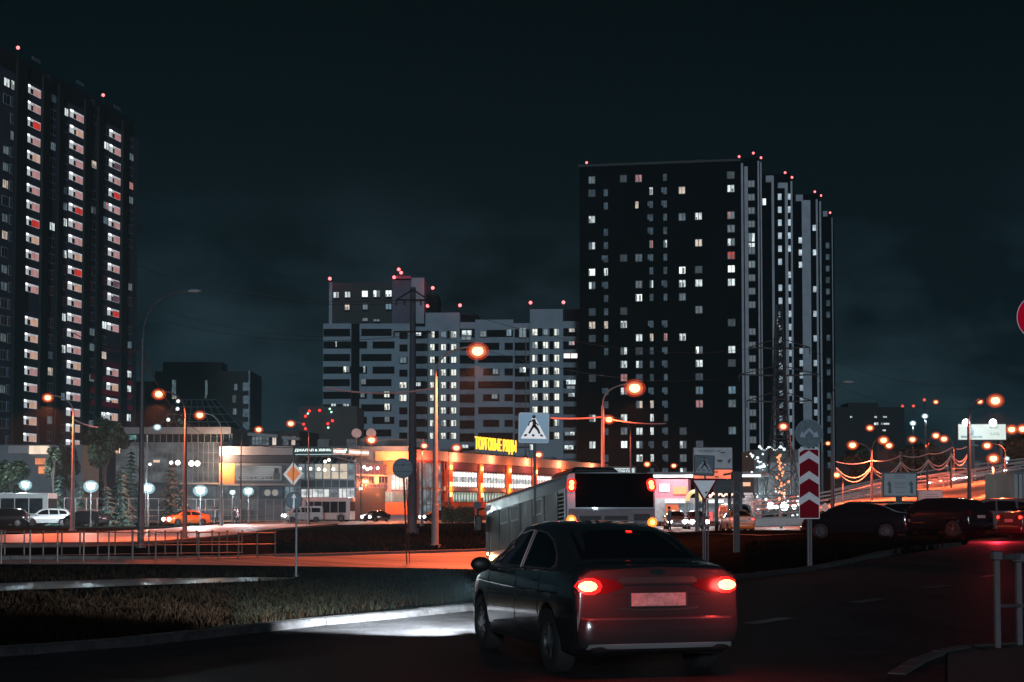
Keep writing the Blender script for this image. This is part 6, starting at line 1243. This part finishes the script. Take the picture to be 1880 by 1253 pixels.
# the sedan in front of us
TH = R(15.5); hv = Vector((-sin(TH), cos(TH), 0)); rv = Vector((cos(TH), sin(TH), 0)); RL = Vector((.588, 14.38, 0)); cc = RL+rv*.83+hv*2.2; cc.z = 0
t, patch = make_car('sedan', (cc.x, cc.y, hz(cc.x, cc.y)+.012), R(90)+TH, 'dark grey sedan with glowing tail lamps turning left in the foreground', GRAPH, name='car', lit='b', detail=True)
bvh_ = CARS['sedan'][1]
def crease(pts, axis, r, m, nm):
    P = []
    for u, v in pts:
        o_, dd = (Vector((u, 3, v)), Vector((0, -1, 0))) if axis == 'L' else (Vector((u, -3, v)), Vector((0, 1, 0))) if axis == 'R' else (Vector((-4, u, v)), Vector((1, 0, 0)))
        hh = bvh_.ray_cast(o_, dd)
        if hh[0] is not None: P.append(hh[0]+dd*r*.45)
    mb = MB(); mb.tube(P, [r*.2]+[r]*(len(P)-2)+[r*.2], 8); build(nm, mb, m, t, smooth=True)
for sd in 'LR':
    crease([(-1.75+i*.175, .795-.02*sin(pi*i/20)+.012*i/20) for i in range(21)], sd, .016, GRAPH, 'shoulder_crease'); crease([(-.85+i*.17, .36+.05*sin(pi*i/10)) for i in range(11)], sd, .012, GRAPH, 'lower_crease')
crease([(-.66+i*.066, 1.035-.03*abs(i-10)/10) for i in range(21)], 'B', .018, GRAPH, 'boot_lip'); crease([(-.76+i*.076, .565) for i in range(21)], 'B', .016, mat('bumper_edge', (.12, .11, .12), .25, metal=.6, coat=.8), 'bumper_edge'); crease([(-.50+i*.05, .79-.0*i) for i in range(21)], 'B', .008, GRAPH, 'boot_crease')
patch([(-.29, .675), (.29, .675), (.29, .812), (-.29, .812)], 'B', 'plate_frame', PLASTIC, off=.008)
patch([(-.42, .90), (.42, .90), (.36, .955), (-.36, .955)], 'B', 'handle_recess', PLASTIC, off=.004)
patch([(-.34, .875), (.34, .875), (.34, .885), (-.34, .885)], 'B', 'boot_trim', CHROME, off=.012)
patch([(-.40, .655), (-.2, .64), (.2, .64), (.40, .655), (.40, .675), (.2, .66), (-.2, .66), (-.40, .675)], 'B', 'boot_seam', PLASTIC, off=.004)
patch([(-.72, .30), (.72, .30), (.70, .345), (-.70, .345)], 'B', 'bumper_strip', mat('bumper_strip', (.20, .19, .20), .3), off=.008)
patch([(-.68, .245), (.68, .245), (.70, .295), (-.70, .295)], 'B', 'bumper_valance', PLASTIC, off=.006)
patch([(.075*cos(a*pi/6), 1.0+.026*sin(a*pi/6)) for a in range(12)], 'B', 'badge', CHROME, off=.008)
for sd in 'LR':
    for x in (.30, -.72): patch([(x-.09, .865), (x+.09, .875), (x+.09, .895), (x-.09, .885)], sd, 'door_handle', CHROME if 0 else GRAPH, off=.035)
    for x, a, b in ((-.155, .28, .96), (.98, .30, .90), (-1.0, .46, .95)): patch([(x-.006, a), (x+.006, a), (x+.006, b), (x-.006, b)], sd, 'door_seam', PLASTIC, off=.003)
    patch([(-.95, .245), (.95, .225), (.95, .26), (-.95, .28)], sd, 'sill_trim', CHROME, off=.006)
    patch([(-1.2, .975), (.9, .945), (.9, .958), (-1.2, .988)], sd, 'belt_trim', CHROME, off=.009)
patch([(-1.02, -.13), (-1.02, -.07), (-1.05, -.07), (-1.05, -.13)], 'T', 'brake_light', em('brake_red', (1, .02, .015), 4), off=.012)
for sd in (-1, 1):
    p = rootmat(t) @ Vector((-2.36, sd*.70, .90)); light('POINT', p, 20, (1, .06, .05), t, .05, name='tail_light'); p = rootmat(t) @ Vector((2.30, sd*.6, .66))
    l = light('SPOT', p, 15000, (.93, .98, 1), t, .04, name='headlight_beam', spot_size=R(60), spot_blend=1); l.rotation_euler = Vector((1, .31, -.19)).to_track_quat('-Z', 'Y').to_euler()
# the bus
def bus(root, rxz, Lb, Wb, Hb, label, pm, name='bus', detail=True, cat='bus', lit=True, glassm=None, glow=None):
    t = bpy.data.objects.new(name, None); col.objects.link(t); t.location = root; t.rotation_euler = rxz; tag(t, label, cat); w = Wb/2; GB = glassm or mat('bus_glass', (.016, .027, .033), .5, spec=.06, noise=.6, nscale=.8)
    mb = MB(); r = .16; pts = []
    for a in range(0, 91, 18): pts.append((w-r+r*sin(R(a)), Hb-r+r*cos(R(a))))
    half = [(0, Hb+.03)]+pts+[(w, .95), (w-.01, .34), (w-.08, .28)]; ring = half+[(-x, z) for x, z in half[::-1][:-1]]; n = len(ring)
    st = [(0, .96, .0), (.02, .985, 0), (.10, 1, 0), (Lb-.3, 1, 0), (Lb-.12, .985, 0), (Lb-.02, .95, 0), (Lb, .90, 0)]; vs = [(x*k, y, .3+(z-.3)*(1-(1-k)*.35)) for y, k, _ in st for x, z in ring]
    mb.add(vs, [(i*n+k, (i+1)*n+k, (i+1)*n+(k+1) % n, i*n+(k+1) % n) for i in range(len(st)-1) for k in range(n)]+[tuple(range(n)), tuple((len(st)-1)*n+k for k in range(n-1, -1, -1))]); build('body', mb, pm, t, smooth=35)
    def sp(y0, y1, z0, z1, nm, m, o=.012, th=.02, sides=(-1, 1)):
        for s_ in sides: q = MB(); a, b = sorted((s_*(w+o), s_*(w+o-th-.02))); q.box(a, b, y0, y1, z0, z1); build(nm, q, m, t, bevel=.006 if detail else 0)
    def bp(x0, x1, z0, z1, nm, m, o=.02, th=.05): q = MB(); q.box(x0, x1, -o, th, z0, z1); return build(nm, q, m, t, bevel=.008 if detail else 0)
    k = Lb/12; zw0, zw1 = Hb*.38, Hb*.845
    for i in range(6 if detail else 5):
        a, b = (1.0+i*1.68, 1.0+i*1.68+1.60) if detail else (.5+i*(Lb-1)/5, .5+(i+.93)*(Lb-1)/5); sp(a, b, zw0, zw1, 'side_window', GB if not glow else glow)
        if detail and i in (1, 3, 4): 
            for s_ in (-1, 1):
                q = MB(); x0, x1 = sorted((s_*(w+.014), s_*(w+.022)))
                for (ya, yb, za, zb_) in ((a+.25, b-.15, zw1-.52, zw1-.47), (a+.25, b-.15, zw1-.08, zw1-.03), (a+.25, a+.31, zw1-.5, zw1-.05), (b-.21, b-.15, zw1-.5, zw1-.05)): q.box(x0, x1, ya, yb, za, zb_)
                build('vent_window_frame', q, mat('pale_seal', (.75, .8, .85), .5), t)
    if detail:
        sp(11.15, 11.85, Hb*.33, zw1-.05, 'driver_window', GB); q = MB(); q.box(-w-.02, -w+.02, .16, .86, .95, Hb-.42); build('vent_panel', q, mat('vent_pale', (.6, .6, .64), .5), t)
        q = MB()
        for i in range(13): z = 1.0+i*.108; q.add([(-w-.022, .22, z), (-w-.022, .80, z), (-w-.05, .80, z+.05), (-w-.05, .22, z+.05), (-w-.022, .22, z+.075), (-w-.022, .80, z+.075)], [(0, 1, 2, 3), (3, 2, 5, 4)])
        build('louvre', q, mat('louvre_dark', (.03, .035, .04), .6), t)
        bp(-w+.05, w-.05, .62, 1.89, 'rear_panel', mat('bus_rear_panel', (.13, .12, .14), .5, noise=.2, nscale=3), o=.012); bp(-w+.24, w-.07, 1.96, Hb-.02, 'rear_window', mat('bus_rear_glass', (.004, .005, .006), .06), o=.03); bp(-w+.06, w-.06, 1.90, 1.92, 'seam', PLASTIC); bp(-w+.35, -w+.95, 1.62, 1.73, 'grille', PLASTIC); bp(-.2, .45, 1.62, 1.73, 'grille', PLASTIC); bp(.62, 1.08, 1.60, 1.78, 'grille', PLASTIC); bp(-w+.05, w-.05, .86, .875, 'seam', PLASTIC); bp(-w+.1, w-.1, .30, .62, 'bumper', mat('bus_bumper', (.08, .08, .085), .5))
        for (x, z, m) in [(-w+.14, 2.62, 1), (-w+.13, 2.50, 1), (w-.14, 2.62, 1), (w-.12, 2.52, 1), (-w+.12, 1.62, 2), (w-.12, 1.55, 2), (-w+.12, .90, 3), (w-.12, .90, 3)]:
            q = MB(); q.disc((x, -.03, z), (0, 1, 0), .13, .05, 18); q.ball((x, -.04, z), .08, 10, 1, (1, .5, 1)); build('tail_lamp', q, [TLR if m != 2 else em('amber_lens', (1, .2, .02), 2.5), em('bus_lamp_core', (1, .42, .10), 5)] if m != 3 else [TLO, TLO], t)
        for x in (-w+.13, w-.13): p = rootmat(t) @ Vector((x, -.22, 2.56)); light('POINT', p, 10, (1, .05, .03), t, .06, name='tail_light')
        q = MB(); q.rbox(-.95, .35, .5, 3.2, Hb-.02, Hb+.20, .1); q.rbox(-.6, .6, 5, 6.4, Hb, Hb+.16, .08); build('roof_unit', q, mat('roof_unit_dark', (.02, .022, .024), .6), t)
        for s_ in (-1, 1): q = MB(); q.tube([(s_*(w-.1), 12.0, Hb-.25), (s_*(w+.18), 12.25, Hb-.3), (s_*(w+.2), 12.25, Hb-.5)], .03, 6); q.rbox(s_*(w+.2)-.12, s_*(w+.2)+.12, 12.15, 12.33, Hb-1.05, Hb-.5, .04); build('mirror', q, PLASTIC, t)
        q = MB(); q.box(-w-.022, -w, 11.0, 11.9, Hb-.38, Hb-.22); build('lit_corner', q, mat('pale_corner', (.5, .4, .38), .5), t)
        q = MB(); q.ball((-w-.02, 11.4, 1.05), .06, 8); q.ball((-w-.03, 10.6, .9), .11, 8); build('side_marker', q, em('marker_amber', (1, .45, .2), 9), t); light('POINT', rootmat(t) @ Vector((-w-.35, 10.6, .9)), 14, (1, .4, .2), t, .06)
    else:
        q = MB(); q.box(-w+.12, w-.12, Lb-.02, Lb+.03, Hb*.42, Hb*.84); build('windscreen', q, GB, t); q = MB(); q.box(-w+.3, w-.3, Lb-.02, Lb+.04, Hb*.88, Hb*.95); build('route_display', q, em('route_orange', S(255, 150, 60), 1.4), t)
        for x in (-w+.25, w-.25): q = MB(); q.ball((x, Lb+.02, .62), .16, 8); build('headlight', q, HL if lit else HLO, t)
        q = MB(); q.box(-w+.15, w-.15, -.03, .02, Hb*.45, Hb*.84); build('rear_window', q, GB, t)
    for y in (2.9*k if k > .6 else .18*Lb, 9.2*k if k > .6 else .8*Lb):
        for s_ in (-1, 1):
            q = MB(); x = s_*(w-.13); q.tube([(x-.15, y, .47), (x+.15, y, .47)], .47, 24); wl = build('wheel', q, TYRE, t, smooth=35); q = MB(); q.tube([(x+s_*.13, y, .47), (x+s_*.16, y, .47)], .26, 16); build('rim', q, RIM, wl, smooth=35)
            q = MB(); a, b = sorted((s_*(w-.01), s_*(w+.008))); 
            for i in range(11): a0, a1 = pi*i/11, pi*(i+1)/11; q.corners([(a, y+.55*cos(a0), .47+.55*sin(a0)), (b, y+.55*cos(a0), .47+.55*sin(a0)), (b, y+.55*cos(a1), .47+.55*sin(a1)), (a, y+.55*cos(a1), .47+.55*sin(a1)), (a, y+.62*cos(a0), .47+.62*sin(a0)), (b, y+.62*cos(a0), .47+.62*sin(a0)), (b, y+.62*cos(a1), .47+.62*sin(a1)), (a, y+.62*cos(a1), .47+.62*sin(a1))])
            build('wheel_arch', q, PLASTIC, t)
    return t
TB = R(11.5); BUSP = mat('paint_bus_white', (.42, .42, .46), .35, coat=.6, noise=.08, nscale=1.5)
bus((1.49+1.25*cos(TB), 42+1.25*sin(TB), -.31), (R(-3.3), 0, TB), 12, 2.5, 2.9, 'white low-floor bus with glowing red corner lamps ahead of the sedan', BUSP)
x = at(646, 935, 195).x; bus((x, 195.8, 0), (0, 0, R(78)), 6.3, 2.2, 3.0, 'white minibus with dark windows passing in front of the restaurant', mat('paint_minibus', (.55, .50, .48), .4), name='minibus', detail=False, cat='minibus')
x = at(106, 935, 149).x; bus((x-.5, 149, 0), (0, 0, R(84)), 8.0, 2.3, 3.1, 'long white minibus parked at far left behind the cars', mat('paint_camper', (.42, .42, .42), .5), name='minibus', detail=False, cat='minibus', lit=False)
veh('van', 545, 566, 192, 110, 'white van with headlights on, left of the white minibus in front of the restaurant', WHT, lit='fF', name='van', cat='van')
veh('sedan', 1328, 1378, 103, 1, 'orange taxi seen from behind beyond the chevron post', TAXI, lit='b', name='taxi', cat='taxi')
t, f_, w_, h_, c_ = None, 0, 0, 0, 0
x = at(1352, 935, 114).x; make_car('van', (x, 114, 0), R(-90+4), 'white van facing us with big headlights just above the orange taxi', WHT, name='van', cat='van', lit='f')
for sd in (-1, 1): pass
for (px, D, hd, lb, pm, ty) in [(690, 198, 150, 'dark car with starry headlights in front of the plum shop front', BLK, 'sedan'), (803, 200, 120, 'dark car with a bright headlight under the glazed gable', BLK, 'sedan'), (1240, 125, 178, 'car facing us with headlights on at the left of the filling station', GRYP, 'sedan'), (1277, 124, 182, 'car facing us with headlights on under the yellow arch', GRYP, 'sedan'), (1717, 168, 165, 'white car with headlights on coming down the overpass behind the notice boards', WHT, 'sedan')]:
    zz = {1717: at(1717, 900, 168).z}.get(px, 0); x = at(px, 935, D).x; make_car(ty, (x, D, zz), R(90+hd), lb, pm, name='car', lit='fF')
x = at(1763, 935, 172).x; make_car('van', (x, 172, at(1763, 893, 172).z), R(90+165), 'van with blazing headlights coming down the overpass beside the black-poled lamp', WHT, name='van', cat='van', lit='fF')
p = at(1763, 884, 168); light('POINT', p, 1500, WC, None, .4, name='beam_glow')
x = at(1858, 935, 180).x; make_car('sedan', (x, 180, at(1858, 876, 180).z), R(90+160), 'small far car with white headlights at the top of the overpass, right edge', WHT, name='car', lit='fF')
x = at(343, 935, 152).x; make_car('sedan', (x, 152, 0), R(90+128), 'orange-bodied taxi with white headlights on the far left avenue', TAXI, name='taxi', cat='taxi', lit='fF')
G3 = None
veh('suv', -40, 56, 141, 95, 'black off-road car parked at far left before the minibus', BLK); veh('suv', 56, 122, 144.5, 100, 'pinkish white estate parked between two dark cars at far left', WHT); veh('sedan', 136, 176, 144, 70, 'black sedan parked just right of the pink-lit lamp pole at far left', BLK)
veh('sedan', 1487, 1655, 64, 68, 'black sedan parked in profile on the grass island at right', BLK); veh('sedan', 1610, 1700, 72, 125, 'black sedan parked nose towards us behind the profile sedan', BLK)
veh('suv', 1665, 1780, 66, 38, 'dark off-road car with red-lit rear parked beside the asphalt patch', BLK); veh('suv', 1780, 1885, 68, 58, 'silver white off-road car parked left of the last dark car', GRYP)
veh('sedan', 1862, 2016, 60, -72, 'dark maroon car cut by the right edge', MAR, lit='b')
light('POINT', at(1830, 975, 56), 500, (1, .03, .06), None, .1, name='red_glow')  # added red light for the asphalt patch, no lamp stands here
def haze():
    mb = MB(); mb.box(-150, 150, -3, 460, -3, 100); m = bpy.data.materials.new('haze'); m.use_nodes = True; n = m.node_tree.nodes; l = m.node_tree.links; n.clear()
    o = n.new('ShaderNodeOutputMaterial'); v = n.new('ShaderNodeVolumePrincipled'); v.inputs['Color'].default_value = (.5, .85, 1, 1); v.inputs['Density'].default_value = .00028; v.inputs['Anisotropy'].default_value = .3
    l.new(v.outputs[0], o.inputs['Volume']); stuff(build('haze', mb, m))
haze()
